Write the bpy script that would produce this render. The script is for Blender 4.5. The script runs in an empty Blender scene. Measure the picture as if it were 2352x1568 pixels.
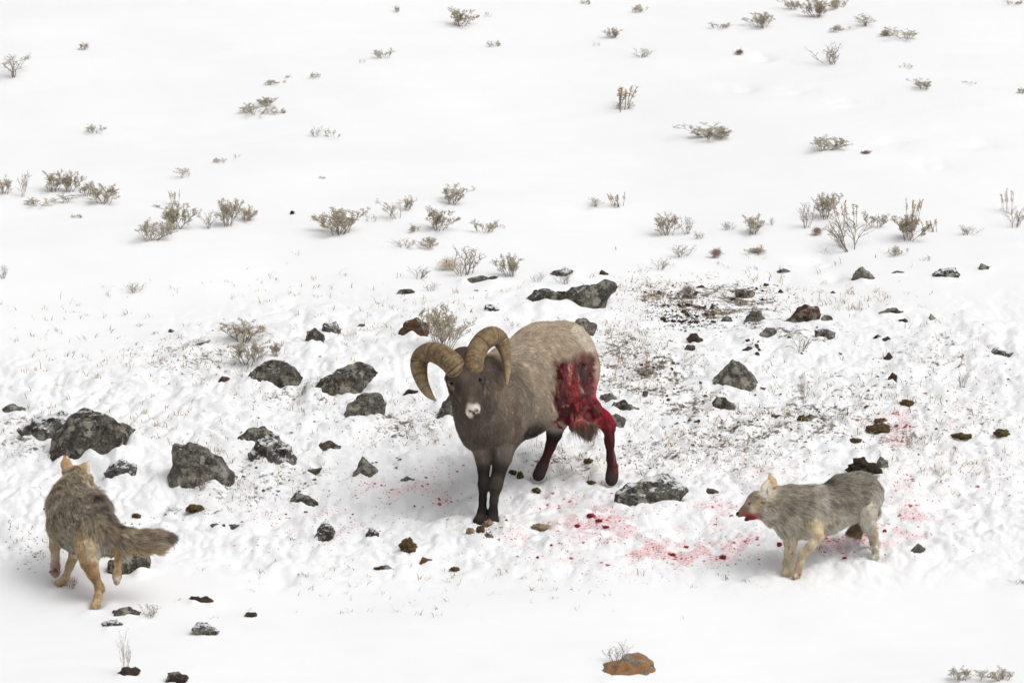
import bpy, bmesh, math, random
import numpy as np
from mathutils import Vector

# ------------------------------------------------------------------ camera, world, sun, exposure
sc = bpy.context.scene
COL = sc.collection
PITCH = math.radians(7.0)
DIST = 60.0
WIDTH_M = 6.03
LENS = 36.0 * DIST / WIDTH_M
cam_data = bpy.data.cameras.new("camera")
cam = bpy.data.objects.new("camera", cam_data)
COL.objects.link(cam)
cam_data.sensor_width = 36.0
cam_data.lens = LENS
cam_data.clip_start = 0.5
cam_data.clip_end = 3000
AX_R = np.array([1.0, 0, 0])
AX_F = np.array([0, math.cos(PITCH), -math.sin(PITCH)])
AX_U = np.array([0, math.sin(PITCH), math.cos(PITCH)])
CAM = -AX_F * DIST
cam.location = CAM
cam.rotation_euler = (math.pi / 2 - PITCH, 0, 0)
cam_data.dof.use_dof = True
cam_data.dof.focus_distance = DIST - 0.6
cam_data.dof.aperture_fstop = 9.0
sc.camera = cam

world = bpy.data.worlds.new("World")
sc.world = world
world.use_nodes = True
wn = world.node_tree.nodes
wl = world.node_tree.links
wn.clear()
sky = wn.new("ShaderNodeTexSky")
sky.sky_type = 'NISHITA'
sky.sun_disc = False
SUN_EL, SUN_AZ = 56.0, 122.0
sky.sun_elevation = math.radians(SUN_EL)
sky.sun_rotation = math.radians(SUN_AZ)
sky.dust_density = 6.0
sky.air_density = 1.0
hsv = wn.new("ShaderNodeHueSaturation")
hsv.inputs['Saturation'].default_value = 0.10      # an overcast, snowing sky is grey
bg = wn.new("ShaderNodeBackground")
bg.inputs['Strength'].default_value = 0.12
wo = wn.new("ShaderNodeOutputWorld")
wl.new(sky.outputs[0], hsv.inputs['Color'])
wl.new(hsv.outputs[0], bg.inputs['Color'])
wl.new(bg.outputs[0], wo.inputs['Surface'])

sun_data = bpy.data.lights.new("sun", 'SUN')
sun_data.energy = 0.5
sun_data.angle = math.radians(65)
sun_data.color = (1.0, 0.985, 0.96)
sun = bpy.data.objects.new("sun", sun_data)
COL.objects.link(sun)
_e, _a = math.radians(SUN_EL), math.radians(SUN_AZ)
_dir = Vector((math.sin(_a) * math.cos(_e), math.cos(_a) * math.cos(_e), math.sin(_e)))
sun.rotation_euler = _dir.to_track_quat('Z', 'Y').to_euler()

sc.view_settings.view_transform = 'Standard'
sc.view_settings.look = 'None'
sc.view_settings.gamma = 1.0
sc.view_settings.exposure = 0.07
sc.cycles.max_bounces = 8
sc.cycles.diffuse_bounces = 6
sc.cycles.transmission_bounces = 6
sc.cycles.use_denoising = True

# ------------------------------------------------------------------ picture units (2352 wide) <-> place
FQ = LENS / 36.0 * 2352.0
CQX, CQY = 1176.0, 784.1
MPQ = DIST / FQ                       # metres per unit at the centre


def ray(qx, qy):
    v = AX_F * FQ + AX_R * (qx - CQX) - AX_U * (qy - CQY)
    return v / np.linalg.norm(v)


def project(P):
    v = P - CAM
    f = v @ AX_F
    return CQX + FQ * (v @ AX_R) / f, CQY - FQ * (v @ AX_U) / f


# ------------------------------------------------------------------ noise
_rng = np.random.RandomState(7)
PERM = _rng.permutation(512)
PERM = np.concatenate([PERM, PERM, PERM])
_ga = _rng.rand(512) * 2 * math.pi
G2 = np.stack([np.cos(_ga), np.sin(_ga)], 1)
_g3 = _rng.randn(512, 3)
G3 = _g3 / np.linalg.norm(_g3, axis=1)[:, None]


def n2(x, y, s=0):
    x = np.asarray(x, float) + s * 17.31
    y = np.asarray(y, float) + s * 9.77
    xi = np.floor(x).astype(int); yi = np.floor(y).astype(int)
    fx = x - xi; fy = y - yi
    u = fx * fx * fx * (fx * (fx * 6 - 15) + 10); v = fy * fy * fy * (fy * (fy * 6 - 15) + 10)
    def g(ix, iy, dx, dy):
        h = PERM[PERM[ix & 511] + (iy & 511)]
        h = h & 511
        return G2[h, 0] * dx + G2[h, 1] * dy
    a = g(xi, yi, fx, fy); b = g(xi + 1, yi, fx - 1, fy)
    c = g(xi, yi + 1, fx, fy - 1); d = g(xi + 1, yi + 1, fx - 1, fy - 1)
    return ((a + u * (b - a)) * (1 - v) + (c + u * (d - c)) * v) * 1.5


def n3(P, f=1.0, s=0):
    P = np.asarray(P, float) * f + s * np.array([13.7, 7.1, 3.3])
    I = np.floor(P).astype(int); Fr = P - I
    U = Fr * Fr * Fr * (Fr * (Fr * 6 - 15) + 10)
    out = 0
    for i in (0, 1):
        for j in (0, 1):
            for k in (0, 1):
                h = PERM[PERM[PERM[(I[:, 0] + i) & 511] + ((I[:, 1] + j) & 511)] + ((I[:, 2] + k) & 511)] & 511
                d = Fr - np.array([i, j, k])
                w = (U[:, 0] if i else 1 - U[:, 0]) * (U[:, 1] if j else 1 - U[:, 1]) * (U[:, 2] if k else 1 - U[:, 2])
                out = out + w * (G3[h] * d).sum(1)
    return out * 1.5


def sstep(a, b, x):
    t = np.clip((x - a) / (b - a), 0, 1)
    return t * t * (3 - 2 * t)


def lin(c):
    c = np.asarray(c, float) / 255.0
    return np.where(c <= 0.04045, c / 12.92, ((c + 0.055) / 1.055) ** 2.4)


# ------------------------------------------------------------------ the slope's height
SLOPE = math.tan(math.radians(11.0))


def base_q(x, y):
    P = np.stack([x, y, SLOPE * y], -1)
    return project(P)


def rough_mask(x, y):
    qx, qy = base_q(x, y)
    w = 30 * n2(x * 1.1, y * 0.7, 3) + 40 * n2(x * 0.35, y * 0.3, 4)
    left = 90 * sstep(700, 100, qx)
    m = sstep(640 + left, 850 + left, qy + w) * (1 - sstep(1235, 1370, qy + w * 0.8 - 0.02 * (qx - 1176)))
    return np.clip(m, 0, 1)


def h_broad(x, y):
    z = SLOPE * y
    z = z + 0.045 * n2(x * 0.45, y * 0.40, 1) + 0.020 * n2(x * 0.9 + y * 0.3, y * 1.2, 2)
    return z


def h_micro(x, y):
    m = rough_mask(x, y)
    wx = x + 0.05 * n2(x * 4, y * 4, 21); wy = y + 0.05 * n2(x * 4, y * 4, 22)
    b = 0.016 * np.abs(n2(wx * 3.6, wy * 2.6, 5)) + 0.012 * np.abs(n2(wx * 8, wy * 5.5, 6)) \
        + 0.0065 * np.abs(n2(wx * 18, wy * 12, 7)) + 0.0035 * np.abs(n2(wx * 34, wy * 22, 8))
    hol = np.minimum(n2(wx * 2.6, wy * 1.9, 9) + 0.28, 0) * 0.045          # trodden hollows
    calm = 0.010 * n2(x * 1.3 + y, y * 2.2, 10) + 0.0035 * n2(x * 3.2 + y * 2, y * 7, 11) + 0.0012 * n2(x * 9 + y * 5, y * 22, 13)
    return m * (b * 2.5 + hol * 1.4) + (1 - m * 0.8) * calm


MOUNDS = []      # (x, y, radius, height)


def h_full(x, y):
    z = h_broad(x, y) + h_micro(x, y)
    return z


def h_final(x, y):
    z = h_full(x, y)
    if len(z) > 1000:                 # the whole sheet: only the cells near each mound
        Z2 = z.reshape(len(gy), len(gx))
        for (mx, my, r, hh) in MOUNDS:
            i0, i1 = np.searchsorted(gx, [mx - 3 * r, mx + 3 * r]); j0, j1 = np.searchsorted(gy, [my - 3 * r, my + 3 * r])
            xx, yy = np.meshgrid(gx[i0:i1], gy[j0:j1])
            r2 = ((xx - mx) ** 2 + (yy - my) ** 2) / (r * r)
            Z2[j0:j1, i0:i1] += np.where(r2 < 9, hh * np.exp(-r2) * (1 + 0.9 * n2(xx * 9, yy * 7, 12)), 0)
        return Z2.ravel()
    for (mx, my, r, hh) in MOUNDS:
        r2 = ((x - mx) ** 2 + (y - my) ** 2) / (r * r)
        k = r2 < 9
        if np.any(k):
            xx, yy = x[k], y[k]
            z[k] = z[k] + hh * np.exp(-r2[k]) * (1 + 0.9 * n2(xx * 9, yy * 7, 12))
    return z


_ts = np.arange(40.0, 90.0, 0.012)


def hit(qx, qy):
    """the point of the snow seen at a picture position"""
    d = ray(qx, qy)
    z0 = (SLOPE * CAM[1] - CAM[2]) / (d[2] - SLOPE * d[1])
    t = z0 + np.arange(-1.6, 1.6, 0.004)
    x = CAM[0] + d[0] * t; y = CAM[1] + d[1] * t; z = CAM[2] + d[2] * t
    s = z - h_full(x, y)
    i = np.argmax(s < 0) if np.any(s < 0) else len(t) // 2
    return np.array([x[i], y[i], z[i]])


# ------------------------------------------------------------------ helpers for objects
def tag(o, label=None, cat=None, group=None, kind=None):
    if label: o['label'] = label
    if cat: o['category'] = cat
    if group: o['group'] = group
    if kind: o['kind'] = kind
    return o


def empty(name, loc):
    o = bpy.data.objects.new(name, None)
    COL.objects.link(o)
    o.location = loc
    o.empty_display_size = 0.05
    return o


def new_mesh(name, V, F, mat, smooth=True):
    me = bpy.data.meshes.new(name)
    V = np.asarray(V, np.float32)
    if isinstance(F, np.ndarray):
        k = F.shape[1]
        me.vertices.add(len(V)); me.vertices.foreach_set('co', V.ravel())
        me.loops.add(F.size); me.loops.foreach_set('vertex_index', F.astype(np.int32).ravel())
        me.polygons.add(len(F))
        me.polygons.foreach_set('loop_start', np.arange(0, F.size, k, dtype=np.int32))
        me.update(calc_edges=True)
    else:
        me.from_pydata([tuple(v) for v in V], [], F)
    if smooth:
        me.polygons.foreach_set('use_smooth', np.ones(len(me.polygons), bool))
    me.validate()
    if mat: me.materials.append(mat)
    return me


def link(name, me, parent=None, loc=(0, 0, 0)):
    o = bpy.data.objects.new(name, me)
    COL.objects.link(o)
    o.parent = parent
    o.location = loc
    return o


def attr_f(me, name, vals):
    a = me.attributes.new(name, 'FLOAT', 'POINT')
    a.data.foreach_set('value', np.asarray(vals, np.float32))


def attr_c(me, name, vals):
    a = me.attributes.new(name, 'FLOAT_COLOR', 'POINT')
    v = np.ones((len(vals), 4), np.float32); v[:, :3] = vals
    a.data.foreach_set('color', v.ravel())


# ------------------------------------------------------------------ node helpers
class NT:
    def __init__(s, name):
        s.m = bpy.data.materials.new(name); s.m.use_nodes = True
        s.t = s.m.node_tree; s.n = s.t.nodes; s.l = s.t.links
        s.n.clear()
        s.out = s.n.new('ShaderNodeOutputMaterial')
        s.b = s.n.new('ShaderNodeBsdfPrincipled')
        s.l.new(s.b.outputs[0], s.out.inputs['Surface'])
        s.b.inputs['Specular IOR Level'].default_value = 0.2

    def put(s, sock, v):
        if hasattr(v, 'links') or isinstance(v, bpy.types.NodeSocket): s.l.new(v, sock)
        elif isinstance(v, (tuple, list, np.ndarray)):
            v = tuple(float(q) for q in v)
            sock.default_value = v + (1.0,) if len(v) == 3 and len(sock.default_value) == 4 else v
        else: sock.default_value = v

    def coord(s, kind='Object'): return s.n.new('ShaderNodeTexCoord').outputs[kind]

    def attr(s, name, what='Fac'):
        a = s.n.new('ShaderNodeAttribute'); a.attribute_name = name
        return a.outputs[what]

    def noise(s, vec, scale, detail=3, rough=0.55, out='Fac'):
        n = s.n.new('ShaderNodeTexNoise')
        s.put(n.inputs['Vector'], vec); s.put(n.inputs['Scale'], scale)
        n.inputs['Detail'].default_value = detail; n.inputs['Roughness'].default_value = rough
        return n.outputs[out]

    def vor(s, vec, scale, rand=1.0):
        n = s.n.new('ShaderNodeTexVoronoi')
        s.put(n.inputs['Vector'], vec); s.put(n.inputs['Scale'], scale); n.inputs['Randomness'].default_value = rand
        return n.outputs['Distance'], n.outputs['Color']

    def math(s, op, a, b=0.0, clamp=False):
        n = s.n.new('ShaderNodeMath'); n.operation = op; n.use_clamp = clamp
        s.put(n.inputs[0], a); s.put(n.inputs[1], b)
        return n.outputs[0]

    def ramp(s, v, lo, hi, a=0.0, b=1.0):
        n = s.n.new('ShaderNodeMapRange'); n.interpolation_type = 'SMOOTHSTEP'
        s.put(n.inputs['Value'], v); s.put(n.inputs['From Min'], lo); s.put(n.inputs['From Max'], hi)
        n.inputs['To Min'].default_value = a; n.inputs['To Max'].default_value = b
        return n.outputs[0]

    def mix(s, f, a, b):
        n = s.n.new('ShaderNodeMix'); n.data_type = 'RGBA'
        s.put(n.inputs[0], f); s.put(n.inputs[6], a); s.put(n.inputs[7], b)
        return n.outputs[2]

    def sep(s, c, k):
        n = s.n.new('ShaderNodeSeparateXYZ'); s.put(n.inputs[0], c)
        return n.outputs[k]

    def bump(s, h, strength=0.5, dist=0.01):
        n = s.n.new('ShaderNodeBump'); n.inputs['Strength'].default_value = strength
        n.inputs['Distance'].default_value = dist
        s.put(n.inputs['Height'], h); s.l.new(n.outputs[0], s.b.inputs['Normal'])

    def color(s, c): s.put(s.b.inputs['Base Color'], c)

    def rough(s, r): s.put(s.b.inputs['Roughness'], r)


def mat_snow():
    t = NT('snow')
    P = t.coord('Object')
    white = (0.90, 0.90, 0.905)
    dens = t.attr('blood'); bare = t.attr('bare')
    warp = t.n.new('ShaderNodeVectorMath'); warp.operation = 'MULTIPLY_ADD'
    fn = t.noise(P, 60.0, 3, 0.65, 'Color')
    t.put(warp.inputs[0], fn); warp.inputs[1].default_value = (0.018, 0.018, 0.018); t.l.new(P, warp.inputs[2])
    Pw = warp.outputs[0]
    masks = []
    # spatter: small and larger droplets, only where blood fell
    for scale, rad, k in ((95, 0.52, 0.60), (30, 0.40, 0.40)):
        d, c = t.vor(Pw, scale)
        pick = t.math('LESS_THAN', t.sep(c, 0), t.math('MULTIPLY', dens, k))
        size = t.math('MULTIPLY', t.sep(c, 1), rad)
        masks.append(t.math('MULTIPLY', pick, t.ramp(t.math('SUBTRACT', d, size), 0.06, -0.04)))
    m = t.math('MAXIMUM', masks[0], masks[1])
    f1 = t.sep(fn, 0); f2 = t.sep(fn, 1)
    halo = t.math('MULTIPLY', t.attr('halo'), t.ramp(f1, 0.34, 0.64, 0.08, 0.85))
    c0 = t.mix(halo, white, (0.82, 0.44, 0.44))
    # tan dung stain on trodden snow
    c0 = t.mix(t.math('MULTIPLY', t.attr('stain'), t.ramp(f2, 0.4, 0.65, 0.2, 1)), c0, (0.50, 0.40, 0.25))
    red = t.mix(f2, (0.26, 0.008, 0.018), (0.50, 0.045, 0.06))
    c1 = t.mix(t.math('MULTIPLY', m, 0.9), c0, red)
    # soil showing through where the snow is thin
    nb = t.noise(P, 26.0, 5, 0.75)
    bm = t.ramp(t.math('ADD', nb, t.math('MULTIPLY', bare, 0.30)), 0.60, 0.71)
    soil = t.mix(t.ramp(f1, 0.3, 0.7), (0.085, 0.072, 0.058), (0.30, 0.255, 0.20))
    c2 = t.mix(t.math('MULTIPLY', bm, t.ramp(bare, 0.02, 0.12)), c1, soil)
    t.color(c2)
    t.rough(0.75)
    t.b.inputs['Specular IOR Level'].default_value = 0.1
    hgt = t.noise(P, 55.0, 4, 0.72)
    t.bump(t.math('MULTIPLY', hgt, t.math('ADD', t.attr('rough'), 0.12)), 0.55, 0.012)
    return t.m


def mat_rock(name, dark, mid, lichen=(0.22, 0.22, 0.16), lam=0.5, orange=0.0, ocol=(0.30, 0.10, 0.02), snow=0.15):
    t = NT(name)
    P = t.coord('Object')
    rnd = t.n.new('ShaderNodeObjectInfo').outputs['Random']
    sh = t.n.new('ShaderNodeVectorMath'); sh.operation = 'ADD'
    t.l.new(P, sh.inputs[0])
    cmb = t.n.new('ShaderNodeCombineXYZ')
    for i in range(3): t.put(cmb.inputs[i], t.math('MULTIPLY', rnd, 37.0 + 11 * i))
    t.l.new(cmb.outputs[0], sh.inputs[1])
    P = sh.outputs[0]
    c = t.mix(t.ramp(t.noise(P, 14, 6, 0.7), 0.35, 0.68), dark, mid)
    c = t.mix(t.ramp(t.noise(P, 60, 4, 0.7), 0.48, 0.66, 0, 0.75), c, (0.02, 0.019, 0.017))
    d, vc = t.vor(P, 17)
    spot = t.math('MULTIPLY', t.math('LESS_THAN', t.sep(vc, 0), lam),
                  t.ramp(t.math('ADD', t.math('MULTIPLY', d, .55), t.noise(P, 38, 5, 0.75)), 0.80, 0.68))
    fine = t.ramp(t.noise(P, 32, 6, 0.8), 0.53, 0.60, 0.0, min(1, lam * 1.5))
    lc = t.mix(t.sep(vc, 1), lichen, (0.37, 0.355, 0.315))
    c = t.mix(t.math('MAXIMUM', t.math('MULTIPLY', spot, 0.85), t.math('MULTIPLY', fine, 0.8)), c, lc)
    if orange > 0:
        om = t.ramp(t.noise(P, 9, 5, 0.7), 0.66 - 0.3 * orange, 0.76 - 0.3 * orange)
        c = t.mix(t.math('MULTIPLY', om, t.ramp(t.noise(P, 70, 3), 0.3, 0.55)), c, ocol)
    # dusting of snow caught on upward ledges
    nz = t.sep(t.n.new('ShaderNodeNewGeometry').outputs['Normal'], 2)
    sm = t.ramp(t.math('ADD', t.math('MULTIPLY', nz, 0.45), t.noise(P, 24, 6, 0.8)), 1.10 - 0.45 * snow, 1.18 - 0.45 * snow)
    c = t.mix(t.math('MULTIPLY', sm, 0.95), c, (0.85, 0.85, 0.86))
    t.color(c); t.rough(0.9)
    t.bump(t.math('ADD', t.noise(P, 40, 8, 0.75), t.math('MULTIPLY', sm, 0.4)), 0.9, 0.02)
    return t.m


def mat_simple(name, ca, cb, scale=60, rough=0.85, var=True, detail=3, bump=0.0):
    t = NT(name)
    P = t.coord('Object')
    f = t.ramp(t.noise(P, scale, detail, 0.65), 0.3, 0.7)
    t.color(t.mix(f, ca, cb)); t.rough(rough)
    if bump: t.bump(t.noise(P, scale * 1.5, 4), bump, 0.01)
    return t.m


def mat_attr(name, attr, rough=0.8, spec=0.15, jitter=None):
    t = NT(name)
    t.color(t.attr(attr, 'Color')); t.rough(rough)
    t.b.inputs['Specular IOR Level'].default_value = spec
    return t.m


M = {}
M['snow'] = mat_snow()
M['basalt'] = mat_rock('basalt_rock', (0.042, 0.037, 0.032), (0.165, 0.145, 0.122), (0.33, 0.315, 0.225), 0.5, 0, snow=0.34)
M['grey'] = mat_rock('grey_lichen_rock', (0.075, 0.068, 0.060), (0.225, 0.205, 0.178), (0.36, 0.335, 0.245), 0.55, 0.15, (0.16, 0.07, 0.02), snow=0.32)
M['dusted'] = mat_rock('snow_dusted_rock', (0.046, 0.041, 0.036), (0.175, 0.158, 0.138), (0.33, 0.315, 0.24), 0.4, 0, snow=0.75)
M['brown'] = mat_rock('brown_rock', (0.035, 0.025, 0.019), (0.125, 0.09, 0.068), (0.2, 0.18, 0.14), 0.18, 0, snow=0.05)
M['red'] = mat_rock('red_rock', (0.045, 0.022, 0.016), (0.15, 0.078, 0.054), (0.22, 0.2, 0.15), 0.3, 0, snow=0.12)
M['rust'] = mat_rock('rust_lichen_rock', (0.03, 0.025, 0.022), (0.10, 0.085, 0.07), (0.19, 0.19, 0.15), 0.3, 0.66, (0.19, 0.072, 0.024), snow=0.25)
M['orange'] = mat_rock('orange_lichen_rock', (0.2, 0.17, 0.135), (0.40, 0.35, 0.285), (0.3, 0.28, 0.23), 0.2, 0.72, (0.40, 0.19, 0.065), snow=0.2)
M['tan'] = mat_rock('tan_rock', (0.06, 0.045, 0.032), (0.17, 0.135, 0.10), (0.2, 0.19, 0.15), 0.25, 0, snow=0.1)
M['dung'] = mat_simple('dung', (0.035, 0.024, 0.010), (0.16, 0.115, 0.05), 70, 0.95, bump=0.8)
M['paledung'] = mat_simple('pale_dung', (0.14, 0.10, 0.055), (0.40, 0.32, 0.21), 60, 0.95, bump=0.8)
M['clot'] = mat_simple('blood_clot', (0.18, 0.006, 0.014), (0.46, 0.03, 0.05), 80, 0.5, bump=0.8)
M['twig'] = mat_simple('twig_bark', (0.16, 0.128, 0.104), (0.34, 0.28, 0.225), 50)
M['leaf'] = mat_simple('sage_leaf', (0.42, 0.37, 0.275), (0.64, 0.58, 0.465), 30)
M['leafbrown'] = mat_simple('brown_sage_leaf', (0.32, 0.26, 0.19), (0.54, 0.46, 0.35), 30)
M['seed'] = mat_simple('seed_head', (0.42, 0.30, 0.18), (0.66, 0.52, 0.36), 40)
M['grass'] = mat_attr('dry_grass', 'col', 0.9)
M['crumb'] = mat_attr('soil_crumb', 'col', 0.95)

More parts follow.
